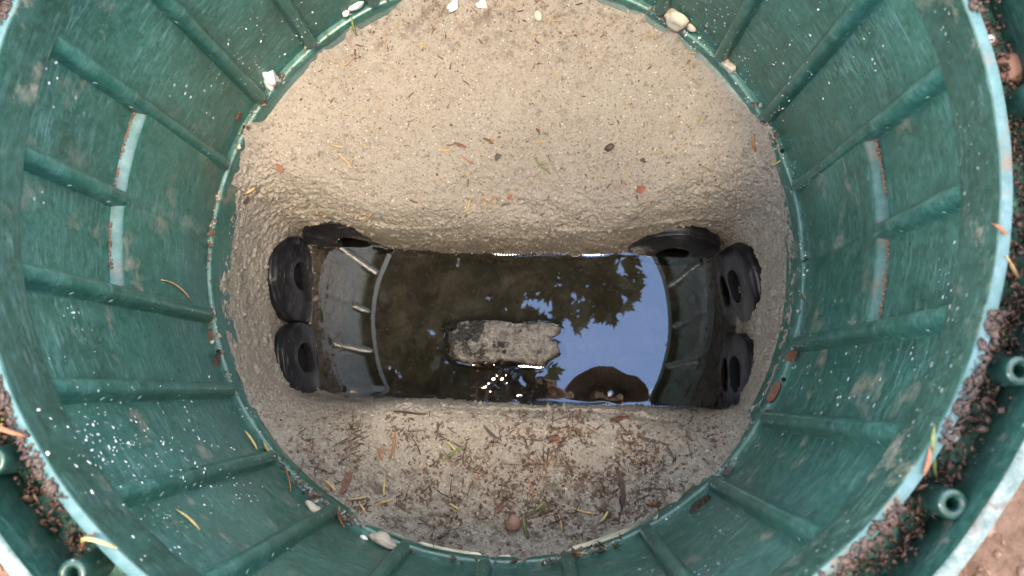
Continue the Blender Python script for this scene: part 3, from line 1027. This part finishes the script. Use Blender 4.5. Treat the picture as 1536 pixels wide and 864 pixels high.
def chip(a, b, w, mat, label, cat='bark chip', name='bark_chip'):
    """flat, ragged sliver lying on the surface"""
    (p0, n0), (p1, n1) = surf(*a), surf(*b)
    pm, nm = surf((a[0] + b[0]) / 2, (a[1] + b[1]) / 2)
    wd = w * (CAM - pm).length / F_PX / 2
    n = (n0 + n1 + nm).normalized()
    d = p1 - p0
    d = d - n * d.dot(n)
    side = d.cross(n).normalized()
    K = 9
    V, Fc = [], []
    bend = rng.uniform(-.12, .12) * d.length
    for k in range(K):
        t = k / (K - 1)
        c = d * (t - .5) + side * bend * (4 * t * (1 - t) - .5) + n * (wd * .15 + rng.uniform(0, .0006))
        env = min(1, .35 + 2.2 * t, .25 + 2.4 * (1 - t))
        for sgn in (1, -1):
            e = wd * env * rng.uniform(.65, 1.15)
            for zz in (1, -1):
                V.append(tuple(c + side * sgn * e + n * zz * wd * .22 * rng.uniform(.7, 1.3)))
    for k in range(K - 1):
        q = k * 4
        for (i, j) in ((0, 2), (2, 3), (3, 1), (1, 0)):
            Fc.append((q + i, q + j, q + 4 + j, q + 4 + i))
    Fc += [(0, 1, 3, 2), tuple((K - 1) * 4 + i for i in (0, 2, 3, 1))]
    o = mesh_obj(name, V, Fc, mat, None, smooth=False)
    o.location = pm + n * .0002
    tag(o, label, cat, 'bark and leaf scraps')
    return o
chip((513, 742), (530, 699), 11, M['bark'], 'long red brown bark chip on the left of the front bench')
chip((590, 618), (640, 622), 4, M['leafbit'], 'dark sliver along the rim of the front bench')
chip((742, 240), (752, 231), 9, M['leafbit'], 'dark leaf scrap in the middle of the far slope', 'leaf scrap', 'leaf_scrap')
chip((960, 237), (970, 244), 7, M['leafbit'], 'grey black leaf scrap right of centre on the far slope', 'leaf scrap', 'leaf_scrap')
chip((954, 287), (968, 281), 11, M['redbit'], 'rusty leaf scrap low on the right of the far slope', 'leaf scrap', 'leaf_scrap')
chip((416, 244), (424, 258), 9, M['redbit'], 'rust red scrap at the left of the far slope', 'leaf scrap', 'leaf_scrap')
chip((680, 214), (701, 221), 5, M['bark'], 'brown bark sliver high on the far slope, left of two')
chip((725, 207), (741, 215), 5, M['bark'], 'brown bark sliver high on the far slope, right of two')
chip((760, 297), (772, 294), 7, M['redbit'], 'orange scrap low in the middle of the far slope', 'leaf scrap', 'leaf_scrap')
chip((366, 306), (372, 296), 6, M['leafbit'], 'dark scrap at the left end of the far slope', 'leaf scrap', 'leaf_scrap')
chip((955, 655), (1005, 668), 6, M['leafbit'], 'dark root strand on the right of the front bench', 'root', 'root_strand')
chip((1000, 668), (1012, 690), 5, M['leafbit'], 'short dark root end at the right of the front bench', 'root', 'root_strand')
chip((850, 690), (862, 725), 5, M['leafbit'], 'dark twig upright right of centre on the front bench', 'twig', 'twig')
chip((928, 700), (934, 770), 7, M['leafbit'], 'long dark twig upright on the right of the front bench', 'twig', 'twig')
chip((725, 640), (752, 662), 5, M['leafbit'], 'dark twig slanting in the middle of the front bench', 'twig', 'twig')
chip((830, 655), (842, 668), 9, M['bark'], 'brown bark scrap below the front wall, middle')
chip((910, 632), (945, 628), 10, M['bark'], 'broad reddish scrap at the rim of the front bench')
chip((1037, 770), (1066, 746), 22, M['leafbit'], 'wet black leaf scrap in the flange corner, lower right', 'leaf scrap', 'leaf_scrap')
chip((1080, 712), (1106, 702), 13, M['leafbit'], 'dark wet leaf scrap above the lower right rib', 'leaf scrap', 'leaf_scrap')
chip((1154, 604), (1170, 572), 15, M['bark'], 'brown wet leaf scrap in the flange corner at the right', 'leaf scrap', 'leaf_scrap')
chip((1182, 548), (1193, 524), 14, M['bark'], 'brown wet leaf scrap just under the right knockout panel', 'leaf scrap', 'leaf_scrap')
chip((316, 556), (326, 530), 10, M['leafbit'], 'dark peeled scrap in the left flange corner', 'leaf scrap', 'leaf_scrap')
chip((312, 512), (318, 492), 11, M['bark'], 'brown scrap in the left flange corner under a rib', 'leaf scrap', 'leaf_scrap')
chip((354, 180), (360, 168), 9, M['bark'], 'brown scrap in the upper left flange corner', 'leaf scrap', 'leaf_scrap')
chip((744, 770), (756, 752), 8, M['bark'], 'brown bark bit just left above the red pebble')

# ------------------------------------------------------------------ loose litter nobody could count
def litter(name, pts, mat, size, parent=None, seed=0, flat=.5, long=1.6, rounded=False):
    """many little irregular chips as one mesh: pts list of (point, normal)"""
    base = []
    r = np.random.RandomState(seed)
    tmpl_v = np.array([(1, 0, 0), (-1, 0, 0), (0, 1, 0), (0, -1, 0), (0, 0, 1), (0, 0, -1)], float)
    tmpl_f = [(0, 2, 4), (2, 1, 4), (1, 3, 4), (3, 0, 4), (2, 0, 5), (1, 2, 5), (3, 1, 5), (0, 3, 5)]
    if rounded:
        bm = bmesh.new()
        bmesh.ops.create_icosphere(bm, subdivisions=1, radius=1)
        tmpl_v = np.array([v.co[:] for v in bm.verts])
        tmpl_f = [tuple(v.index for v in f.verts) for f in bm.faces]
        bm.free()
    nv = len(tmpl_v)
    V, Fc = [], []
    for (p, n) in pts:
        s = size[0] + (size[1] - size[0]) * r.rand() ** 2.5
        t = n.orthogonal().normalized()
        a = r.rand() * 6.283
        q = Matrix.Rotation(a, 3, n)
        t = q @ t
        b = n.cross(t)
        k = tmpl_v * (1 + r.uniform(-.4, .4, (nv, 3)))
        k = k + r.uniform(-.22, .22, (nv, 3))
        lx = s * r.uniform(.8, long)
        ly = s * r.uniform(.35, .9)
        lz = s * r.uniform(.25, flat)
        o = len(V)
        tilt = r.uniform(-.35, .35)
        for c in k:
            V.append(p + t * (c[0] * lx) + b * (c[1] * ly) + n * (c[2] * lz + lz * .5 + c[0] * lx * tilt))
        Fc += [tuple(o + i for i in f) for f in tmpl_f]
    ob = mesh_obj(name, [tuple(v) for v in V], Fc, mat, parent, smooth=rounded)
    tag(ob, kind='stuff')
    return ob

def down(x, y, z0=.05):
    loc, n, i, d = bvh_mortar.ray_cast(Vector((x, y, z0)), Vector((0, 0, -1)))
    if loc is None: return None
    if n.z < 0: n = -n
    return loc, n

def scatter(n, dens, seed):
    r = np.random.RandomState(seed)
    out = []
    while len(out) < n:
        q = r.uniform(-.3, .3, (6000, 2))
        q = q[np.hypot(q[:, 0], q[:, 1]) < .292]
        q = q[r.rand(len(q)) < dens(q[:, 0], q[:, 1])]
        for x, y in q:
            h = down(x, y)
            if h is None or h[0].z < ZW + .012: continue
            out.append(h)
    return out[:n]
def cl(x, y, k, seed): return fbm(np.stack([x, y, x * 0 + .3], 1), k, 3, seed)
def dens_near(x, y):
    core = np.exp(-((x - .06) / .16) ** 2 - ((y + .225) / .05) ** 2)
    d = (.32 + .8 * core) * np.maximum(.10, .30 + 1.7 * cl(x, y, 40, 8))
    return np.where(y > -.158, 0, d)
def dens_far(x, y):
    d = .15 + .5 * np.maximum(0, cl(x, y, 22, 12)) + .4 * smoothstep(y, .2, .28)
    return np.where(y < .03, 0, d)
def dens_all(x, y): return np.where(np.abs(y + .06) > .1, 1., .1)
tag(litter('soil_crumbs', scatter(4600, dens_near, 1), M['crumb'], (.0004, .0030), None, 1), 'dark brown soil crumbs and bark bits strewn over the front bench', 'litter')
tag(litter('soil_crumbs', scatter(800, dens_far, 2), M['crumb'], (.0004, .0020), None, 2), 'fine brown crumbs strewn over the far slope', 'litter')
tag(litter('mortar_grit', scatter(6000, dens_all, 3), M['grit'], (.0004, .0020), None, 3, .7, 1.2, True), 'pale sandy grit over the whole mortar surface', 'grit')

# cement spatter flicked onto the green walls, thickest at the lower left
def spatter():
    r = np.random.RandomState(61)
    out = []
    for (cx, cy, sx, sy, n) in ((175, 645, 45, 30, 70), (215, 690, 60, 30, 50), (285, 660, 50, 30, 40), (130, 520, 40, 40, 14), (250, 790, 70, 40, 16), (340, 730, 50, 25, 40), (1240, 60, 60, 40, 40), (1180, 120, 40, 40, 25), (430, 60, 40, 40, 40)):
        for k in range(n):
            p, nn = surf(r.normal(cx, sx), r.normal(cy, sy))
            if .292 < math.hypot(p.x, p.y) < .31 and p.z > .004: out.append((p, nn))
    return out
tag(litter('cement_spatter', spatter(), M['white'], (.0004, .0017), None, 62, .35, 1.3, True), 'white cement spatter on the green ring wall', 'spatter')

# stray fibres: short bent rootlets on the front bench
def fibres(n, dens, seed, mat, name, label, L=(.006, .022), w=(.00025, .0007)):
    r = np.random.RandomState(seed)
    V, Fc = [], []
    for (p, nn) in scatter(n, dens, seed):
        a = r.rand() * 6.283
        d = Matrix.Rotation(a, 3, nn) @ nn.orthogonal().normalized()
        s = nn.cross(d)
        l = r.uniform(*L)
        bend = r.uniform(-.5, .5)
        pts = [p + d * (l * t) + s * (l * bend * t * t) + nn * (.0008 + .0012 * math.sin(3.14 * t)) for t in (0, .33, .66, 1)]
        ww = r.uniform(*w)
        v, f = tube(pts, [ww, ww, ww * .9, ww * .5], 4)
        b = len(V)
        V += v
        Fc += [tuple(b + i for i in q) for q in f]
    o = mesh_obj(name, V, Fc, mat)
    tag(o, label, 'litter', None, 'stuff')
fibres(230, dens_near, 31, M['leafbit'], 'rootlets', 'fine dark rootlets tangled over the front bench')
fibres(60, dens_near, 32, M['needle_rust'], 'needle_scraps', 'fine rusty needle scraps over the front bench', (.006, .016), (.0003, .0006))
fibres(90, dens_far, 33, M['needle_tan'], 'needle_scraps', 'fine tan needle scraps over the far slope', (.006, .018), (.0003, .0006))
fibres(70, dens_far, 34, M['bark'], 'needle_scraps', 'fine brown scraps over the far slope', (.003, .009), (.0004, .0010))

# wet compost in the collar channel
AG = np.linspace(-180, 180, 721)
AGP = np.stack([np.cos(np.radians(AG)), np.sin(np.radians(AG)), AG * 0], 1)
G44, G52 = fbm(AGP, 6, 3, 44), fbm(AGP, 5, 3, 52)
def channel():
    r = np.random.RandomState(5)
    out = []
    while len(out) < 13000:
        a = r.uniform(-180, 180)
        g = np.interp(a, AG, G44)
        keep = .12 + 1.3 * max(0, g + .1)
        if -75 < a < 45: keep += .55
        if 175 < a or a < -135: keep += .25
        if r.rand() > keep: continue
        R = r.uniform(.2985, .3275)
        h = .2935 + .016 * r.rand() ** 1.6 * min(1, keep)
        if g > .12 and r.rand() < .35:                     # heaped against and over the lip
            R = r.uniform(.2945, .306)
            h = .3245 if R < .2998 else .3245 - (R - .2998) * 1.6
        out.append((Vector((R * math.cos(RAD(a)), R * math.sin(RAD(a)), h)), Vector((r.uniform(-.4, .4), r.uniform(-.4, .4), 1)).normalized()))
    return out
tag(litter('channel_compost', channel(), M['compost'], (.0005, .0027), None, 6, .8, 1.7, True), 'wet brown compost lying in the collar channel', 'compost')

# crumbs in the corner between bottom flange and wall
def corner():
    r = np.random.RandomState(9)
    out = []
    while len(out) < 900:
        a = r.uniform(-180, 180)
        g = np.interp(a, AG, G52)
        if r.rand() > .03 + 1.6 * max(0, g): continue
        R = r.uniform(.296, .3035)
        out.append((Vector((R * math.cos(RAD(a)), R * math.sin(RAD(a)), .001 + .004 * r.rand() * (R - .296) / .008)), Vector((r.uniform(-.4, .4), r.uniform(-.4, .4), 1)).normalized()))
    return out
cpts = corner()
tag(litter('flange_dirt', cpts[:650], M['crumb'], (.0008, .0036), None, 7, .8), 'dark wet crumbs in the corner of the bottom flange', 'litter')
tag(litter('flange_dirt', cpts[650:], M['grit'], (.0008, .0030), None, 8, .8), 'pale mortar crumbs in the corner of the bottom flange', 'litter')
# dirt lying on the ledges of the knockout panels
def ledge_dirt():
    r = np.random.RandomState(19)
    out = []
    for (a0, a1, n) in ((163, 171, 130), (172.5, 176, 30), (181, 188, 70), (12, 2, 170), (-5, -17, 120)):
        for k in range(n):
            a = RAD(a0 + (a1 - a0) * r.rand() ** 1.2)
            R = r.uniform(.3034, .3050)
            out.append((Vector((R * math.cos(a), R * math.sin(a), .1668 + (R - .3034) * .4)), Vector((-math.cos(a), -math.sin(a), 2.2)).normalized()))
    return out
tag(litter('ledge_dirt', ledge_dirt(), litter_mat('rusty_dirt', (.15, .085, .055), .5, .8), (.0005, .0017), None, 20, .6, 1.6, True), 'rusty dirt lying on the ledges of the two knockout panels', 'litter')
# loose soil outside the rim
def outer():
    r = np.random.RandomState(29)
    out = []
    while len(out) < 3500:
        a = r.uniform(-math.pi, math.pi)
        R = .341 + .25 * r.rand() ** 1.5
        loc, n, i, d = hard.ray_cast(Vector((R * math.cos(a), R * math.sin(a), .5)), Vector((0, 0, -1)))
        if loc is None: continue
        out.append((loc, n if n.z > 0 else -n))
    return out
tag(litter('soil_clods', outer(), litter_mat('soil_clods', (.26, .15, .10), .55, .9), (.0015, .006), None, 30, .9, 1.3, True), 'loose red brown clods of soil outside the collar', 'litter')

# ------------------------------------------------------------------ maple tree overhead (seen mirrored in the water)
def maple_leaf():
    lobes = [(0, 1.0), (14, .62), (24, .74), (33, .45), (52, .92), (66, .60), (78, .66), (90, .40), (112, .62), (135, .30), (165, .22)]
    pts = [(r * math.sin(RAD(a)), r * math.cos(RAD(a))) for a, r in lobes]
    pts += [(-x, y) for x, y in reversed(pts[1:])]
    v = [(0, 0, 0)] + [(x, y, -.10 * (x * x + y * y) + .06 * abs(x)) for x, y in pts]
    n = len(pts)
    f = [(0, 1 + i, 1 + (i + 1) % n) for i in range(n)]
    return np.array(v), np.array(f)
def build_tree():
    base = Vector((-2.3, 2.0, .28))
    root = empty('maple_tree', base)
    tag(root, 'leafy green maple leaning over the pit, mirrored in the dark water', 'tree')
    tw, tf = [], []
    def add(path, rr, seg=10):
        v, f = tube(path, rr, seg)
        b = len(tw)
        tw.extend([(q[0] - base.x, q[1] - base.y, q[2] - base.z) for q in v])
        tf.extend([tuple(b + i for i in q) for q in f])
    trunk = [base + Vector((0, 0, -.1)), base + Vector((.03, -.02, .8)), base + Vector((.12, -.08, 1.9)), base + Vector((.30, -.22, 3.1)), base + Vector((.45, -.35, 4.3)), base + Vector((.55, -.45, 5.6)), base + Vector((.6, -.5, 6.8))]
    add(trunk, [.20, .155, .135, .115, .09, .06, .02], 14)
    r = np.random.RandomState(3)
    leafpts = []
    # the crown has a gap here, open to the sky
    inv = CAM_M.transposed()
    def gap(p):
        q = inv @ (Vector((p.x, p.y, 2 * ZW - p.z)) - CAM)
        x_, y_ = CX + F_PX * q.x / -q.z, CY - F_PX * q.y / -q.z
        y_ += r.normal(0, 9)
        x_ += r.normal(0, 9)
        return 838 < x_ < 1060 and (y_ > 488 or x_ > 968 or y_ > 455 + (968 - x_) * .42)
    def branch(p, q, r0, n_sub, leafy):
        p, q = Vector(p), Vector(q)
        mid = p.lerp(q, .5) + Vector((r.uniform(-.1, .1), r.uniform(-.1, .1), .18))
        path = [p, p.lerp(mid, .5) + Vector((0, 0, .05)), mid, mid.lerp(q, .55), q]
        add(path, [r0, r0 * .8, r0 * .6, r0 * .4, r0 * .12], 7)
        for k in range(n_sub):
            t = r.uniform(.35, 1)
            s = (mid.lerp(q, (t - .5) * 2) if t > .5 else p.lerp(mid, t * 2))
            e = s + Vector((r.normal(0, .42), r.normal(0, .42), r.normal(.02, .25)))
            if gap(e) or gap(s.lerp(e, .6)): continue
            add([s, s.lerp(e, .5) + Vector((0, 0, .04)), e], [r0 * .25, r0 * .17, .003], 5)
            for j in range(leafy):
                leafpts.append(s.lerp(e, r.uniform(.25, 1.08)) + Vector(r.normal(0, .10, 3)))
    T = trunk
    # big limbs reaching over the pit and around
    tips = [(.10, .66, 4.35), (.45, 1.05, 4.75), (-.35, .25, 4.5), (-.75, -.35, 4.7), (-.15, -.45, 5.3), (-.9, .6, 4.2), (-.45, 1.2, 4.9), (.15, 1.5, 5.4),
            (-1.6, .5, 5.2), (-2.6, 2.9, 5.2), (-1.5, 2.6, 5.4), (-1.5, 1.3, 6.2), (-2.0, 2.2, 6.8), (-.6, .9, 5.8), (-.35, .75, 5.2), (-.9, .1, 5.6)]
    for i, tp in enumerate(tips):
        k = 3 + (i % 3)
        start = T[k].lerp(T[min(k + 1, 6)], r.rand())
        if tp[2] < start.z - .3: start = T[3]
        branch(start, tp, .045, 22, 9)
    n_far = len(leafpts)
    # the leafy twig ends whose outline shows against the sky in the mirror image
    def mirror_pt(px, py, z):
        d = ray(px, py)
        t = (ZW - CAM.z) / d.z
        w = CAM + d * t
        u = Vector((d.x, d.y, -d.z))
        return w + u * ((z - ZW) / u.z)
    for (px, py, n, sp, z) in ((895, 415, 12, .10, 4.3), (915, 452, 26, .10, 4.3), (922, 474, 10, .05, 4.25), (946, 432, 8, .04, 4.25), (868, 462, 20, .10, 4.35), (845, 430, 13, .14, 4.4), (880, 392, 16, .15, 4.45), (800, 440, 20, .17, 4.5), (760, 430, 44, .2, 4.5), (925, 392, 14, .10, 4.4),
                               (700, 440, 50, .25, 4.6), (640, 460, 50, .25, 4.6), (620, 540, 60, .30, 4.7), (590, 590, 50, .3, 4.8), (560, 480, 40, .3, 4.8), (700, 530, 60, .3, 4.7), (770, 560, 40, .16, 4.8), (690, 590, 44, .25, 4.8), (600, 400, 50, .3, 4.7), (740, 395, 60, .25, 4.6)):
        c = mirror_pt(px, py, z)
        s = Vector((-.2, 1.0, z + .35))
        add([s, s.lerp(c, .6) + Vector((0, 0, .06)), c], [.016, .009, .003], 5)
        for j in range(n):
            leafpts.append(c + Vector((r.normal(0, sp), r.normal(0, sp), r.normal(0, .08))))
    kept = [not gap(p) for p in leafpts]
    n_far = sum(kept[:n_far])
    leafpts = [p for p, k in zip(leafpts, kept) if k]
    o = mesh_obj('trunk', tw, tf, M['bark_tree'], root)
    lv, lf = maple_leaf()
    n = len(leafpts)
    A = []
    for i, p in enumerate(leafpts):
        sc = r.uniform(.060, .105) if i < n_far else r.uniform(.085, .135)
        yaw, pit, rol = r.uniform(0, 6.283), r.normal(0, .45), r.normal(0, .45)
        m = np.array(Matrix.Rotation(yaw, 3, 'Z') @ Matrix.Rotation(pit, 3, 'X') @ Matrix.Rotation(rol, 3, 'Y'))
        A.append((lv * sc) @ m.T + np.array(p - base))
    A = np.concatenate(A)
    Fa = (lf[None] + (np.arange(n) * len(lv))[:, None, None]).reshape(-1, 3)
    c = mesh_obj('crown', A, Fa, M['leaf'], root, smooth=False)
    print('LEAVES', n)
build_tree()

# ------------------------------------------------------------------ photographer kneeling at the near rim (seen mirrored in the water)
def skin_mesh(name, joints, edges, mat, parent, sub=2):
    """joints: list of (co, radius); edges: index pairs"""
    me = bpy.data.meshes.new(name)
    me.from_pydata([j[0] for j in joints], edges, [])
    o = bpy.data.objects.new(name, me)
    COL.objects.link(o)
    md = o.modifiers.new('skin', 'SKIN')
    md.use_smooth_shade = True
    for i, sv in enumerate(me.skin_vertices[0].data):
        rr = joints[i][1]
        sv.radius = rr if isinstance(rr, tuple) else (rr, rr)
        sv.use_root = i == 0
    if sub:
        s = o.modifiers.new('sub', 'SUBSURF')
        s.levels = s.render_levels = sub
    me.materials.append(mat)
    o.parent = parent
    return o

def build_person():
    root = empty('person', (.55, -.62, .30))
    tag(root, 'kneeling person in brown hat and navy jacket, mirrored in the water', 'person')
    B = root.location
    def L(x, y, z): return (x - B.x, y - B.y, z - B.z)
    # clothed body: pelvis first
    J = [(L(.12, -.86, .70), (.155, .12)), (L(.13, -.74, .84), (.15, .12)), (L(.15, -.58, .97), (.165, .12)), (L(.18, -.45, 1.06), (.13, .09)), (L(.205, -.37, 1.10), .058), (L(.215, -.33, 1.12), .052),
         (L(-.03, -.46, 1.02), .070), (L(-.17, -.36, .86), .052), (L(-.165, -.22, .755), .037),                       # left arm
         (L(.36, -.48, 1.00), .070), (L(.32, -.36, .83), .052), (L(.115, -.205, .752), .037),                         # right arm
         (L(.03, -.82, .60), .095), (L(.02, -.52, .385), .070), (L(.01, -.80, .365), .055), (L(.01, -.98, .355), .042),
         (L(.22, -.84, .60), .095), (L(.25, -.54, .385), .070), (L(.25, -.82, .365), .055), (L(.25, -1.0, .355), .042)]
    E_ = [(0, 1), (1, 2), (2, 3), (3, 4), (4, 5), (2, 6), (6, 7), (7, 8), (2, 9), (9, 10), (10, 11), (0, 12), (12, 13), (13, 14), (14, 15), (0, 16), (16, 17), (17, 18), (18, 19)]
    # the body comes in from the near right corner; only the arms are aimed at the phone
    ca, sa = math.cos(RAD(50)), math.sin(RAD(50))
    hx_, hy_ = .24 - B.x, -.26 - B.y
    def turn(p):
        x, y = p[0] - hx_, p[1] - hy_
        return (hx_ + x * ca - y * sa, hy_ + x * sa + y * ca, p[2])
    for i_ in range(len(J)):
        if i_ not in (7, 8, 10, 11): J[i_] = (turn(J[i_][0]), J[i_][1])
    J[7] = (L(.01, -.44, .84), J[7][1])
    J[10] = (L(.36, -.27, .80), J[10][1])
    skin_mesh('clothed_body', J, E_, M['navy'], root)
    # head with face
    bm = bmesh.new()
    bmesh.ops.create_uvsphere(bm, u_segments=36, v_segments=26, radius=1)
    for v in bm.verts:
        x, y, z = v.co
        # local: y forward (face), z up
        w = .074 * (1 - .16 * max(0, -z)) 
        dx, dy, dz = x * w, y * .092, z * .115
        if y > .2:
            nose = math.exp(-(x / .16) ** 2 - ((z + .08) / .20) ** 2)
            dy += .020 * nose
            for s in (-1, 1):
                dy -= .007 * math.exp(-((x - s * .42) / .18) ** 2 - ((z - .06) / .12) ** 2)
            dy += .004 * math.exp(-(x / .3) ** 2 - ((z + .47) / .06) ** 2) - .003 * math.exp(-(x / .3) ** 2 - ((z + .40) / .03) ** 2)
            dy += .006 * math.exp(-(x / .35) ** 2 - ((z + .75) / .15) ** 2)
        v.co = (dx, dy, dz)
    me = bpy.data.meshes.new('head')
    bm.to_mesh(me); bm.free()
    me.polygons.foreach_set('use_smooth', [True] * len(me.polygons))
    me.materials.append(M['skin'])
    hq = (RAD(-24), 0, RAD(-6))
    hc = L(.242, -.222, 1.150)
    head = share('head', me, root, hc, hq)
    for s in (-1, 1):
        eye = lump_mesh('eye', M['white'], 1, 2, 0, 1)
        share('eye', eye, head, (s * .031, .074, .008), (0, 0, 0), (.012, .012, .012))
        share('iris', lump_mesh('iris', M['hole'], 1, 1, 0, 1), head, (s * .031, .0835, .008), (0, 0, 0), (.0055, .004, .0055))
        share('ear', lump_mesh('ear', M['skin'], 3, 2, .1, 1), head, (s * .075, -.005, -.004), (0, 0, s * .3), (.009, .018, .031))
    V, Fc = lathe([(.001, .135), (.04, .134), (.07, .124), (.086, .098), (.092, .055), (.096, .045), (.125, .036), (.150, .024), (.1525, .020), (.149, .018), (.124, .030), (.093, .038)], 48)
    V[:, 1] *= 1.06
    wv_ = fbm(V, 9, 2, 7)
    brim = smoothstep(np.hypot(V[:, 0], V[:, 1]), .09, .15)
    V[:, 2] += wv_ * .030 * brim
    V[:, 0] *= 1 + .14 * fbm(V, 14, 2, 8) * brim
    V[:, 1] *= 1 + .14 * fbm(V, 14, 2, 8) * brim
    mesh_obj('hat', V, Fc, M['hat'], head)
    V, Fc = lathe([(.078, .06), (.083, .03), (.082, -.02), (.070, -.055), (.055, -.075)], 24, RAD(190), RAD(350))
    V[:, 1] *= 1.14
    mesh_obj('hair', V, Fc, M['leafbit'], head)
    # hands: palm and five fingers each, closed on the ends of the phone
    def hand(wrist, grip, up_side, s):
        w, g = Vector(wrist), Vector(grip)
        fwd = (g - w).normalized()
        J = [(L(*w), (.028, .020)), (L(*w.lerp(g, .55)), (.038, .016)), (L(*w.lerp(g, .95)), (.038, .014))]
        skin_mesh('hand', J, [(0, 1), (1, 2)], M['skin'], root)
        side = Vector((s, 0, 0))
        k = w.lerp(g, .95)
        for i, (off, ln) in enumerate(((-.030, .052), (-.010, .058), (.010, .055), (.030, .045))):
            a = k + Vector((0, off, .002)) + Vector((-s * .012, 0, 0))
            b_ = a + Vector((-s * ln * .45, 0, .012 - .004 * i))
            c = b_ + Vector((-s * ln * .35, .002, -.004))
            d = c + Vector((-s * ln * .25, .002, -.010))
            # fingers lie over the back (upper side) of the phone
            skin_mesh('finger', [(L(*a), .0095), (L(*b_), .0088), (L(*c), .008), (L(*d), .007)], [(0, 1), (1, 2), (2, 3)], M['skin'], root, 1)
        a = w.lerp(g, .45) + Vector((0, .02, -.012))
        b_ = a + Vector((-s * .025, .018, -.006))
        c = b_ + Vector((-s * .026, .012, .001))
        skin_mesh('thumb', [(L(*a), .012), (L(*b_), .0105), (L(*c), .009)], [(0, 1), (1, 2)], M['skin'], root, 1)
    hand((-.165, -.215, .752), (-.140, -.150, .748), 0, -1)
    hand((.120, -.200, .750), (.085, -.150, .748), 0, 1)
    for bx in (.01, .25):
        skin_mesh('boot', [(turn(L(bx, -1.0, .36)), .05), (turn(L(bx, -1.07, .345)), .045), (turn(L(bx, -1.13, .335)), .034)], [(0, 1), (1, 2)], M['boot'], root)
build_person()

# phone held level above the pit, lens end towards the right
ph = empty('smartphone', CAM + CAM_M @ Vector((-.060, -.006, .010)))
ph.rotation_euler = cam.rotation_euler
tag(ph, 'dark smartphone held flat over the pit, mirrored in the water', 'phone')
bm = bmesh.new()
bmesh.ops.create_cube(bm, size=1)
for v in bm.verts: v.co = (v.co.x * .158, v.co.y * .074, v.co.z * .008)
bmesh.ops.bevel(bm, geom=[e for e in bm.edges if abs((e.verts[0].co - e.verts[1].co).z) > .005], offset=.010, segments=5, affect='EDGES')
bmesh.ops.bevel(bm, geom=list(bm.edges), offset=.0012, segments=2, affect='EDGES')
me = bpy.data.meshes.new('phone_body')
bm.to_mesh(me); bm.free()
me.materials.append(M['phone'])
share('phone_body', me, ph)
for (lx, ly) in ((.060, .0225), (.060, -.0100)):
    V, Fc = lathe([(.0001, -.0046), (.0045, -.0046), (.0048, -.0055), (.0065, -.0055), (.0068, -.0038)], 24)
    mesh_obj('lens_ring', V, Fc, M['steel'], ph).location = (lx, ly, 0)
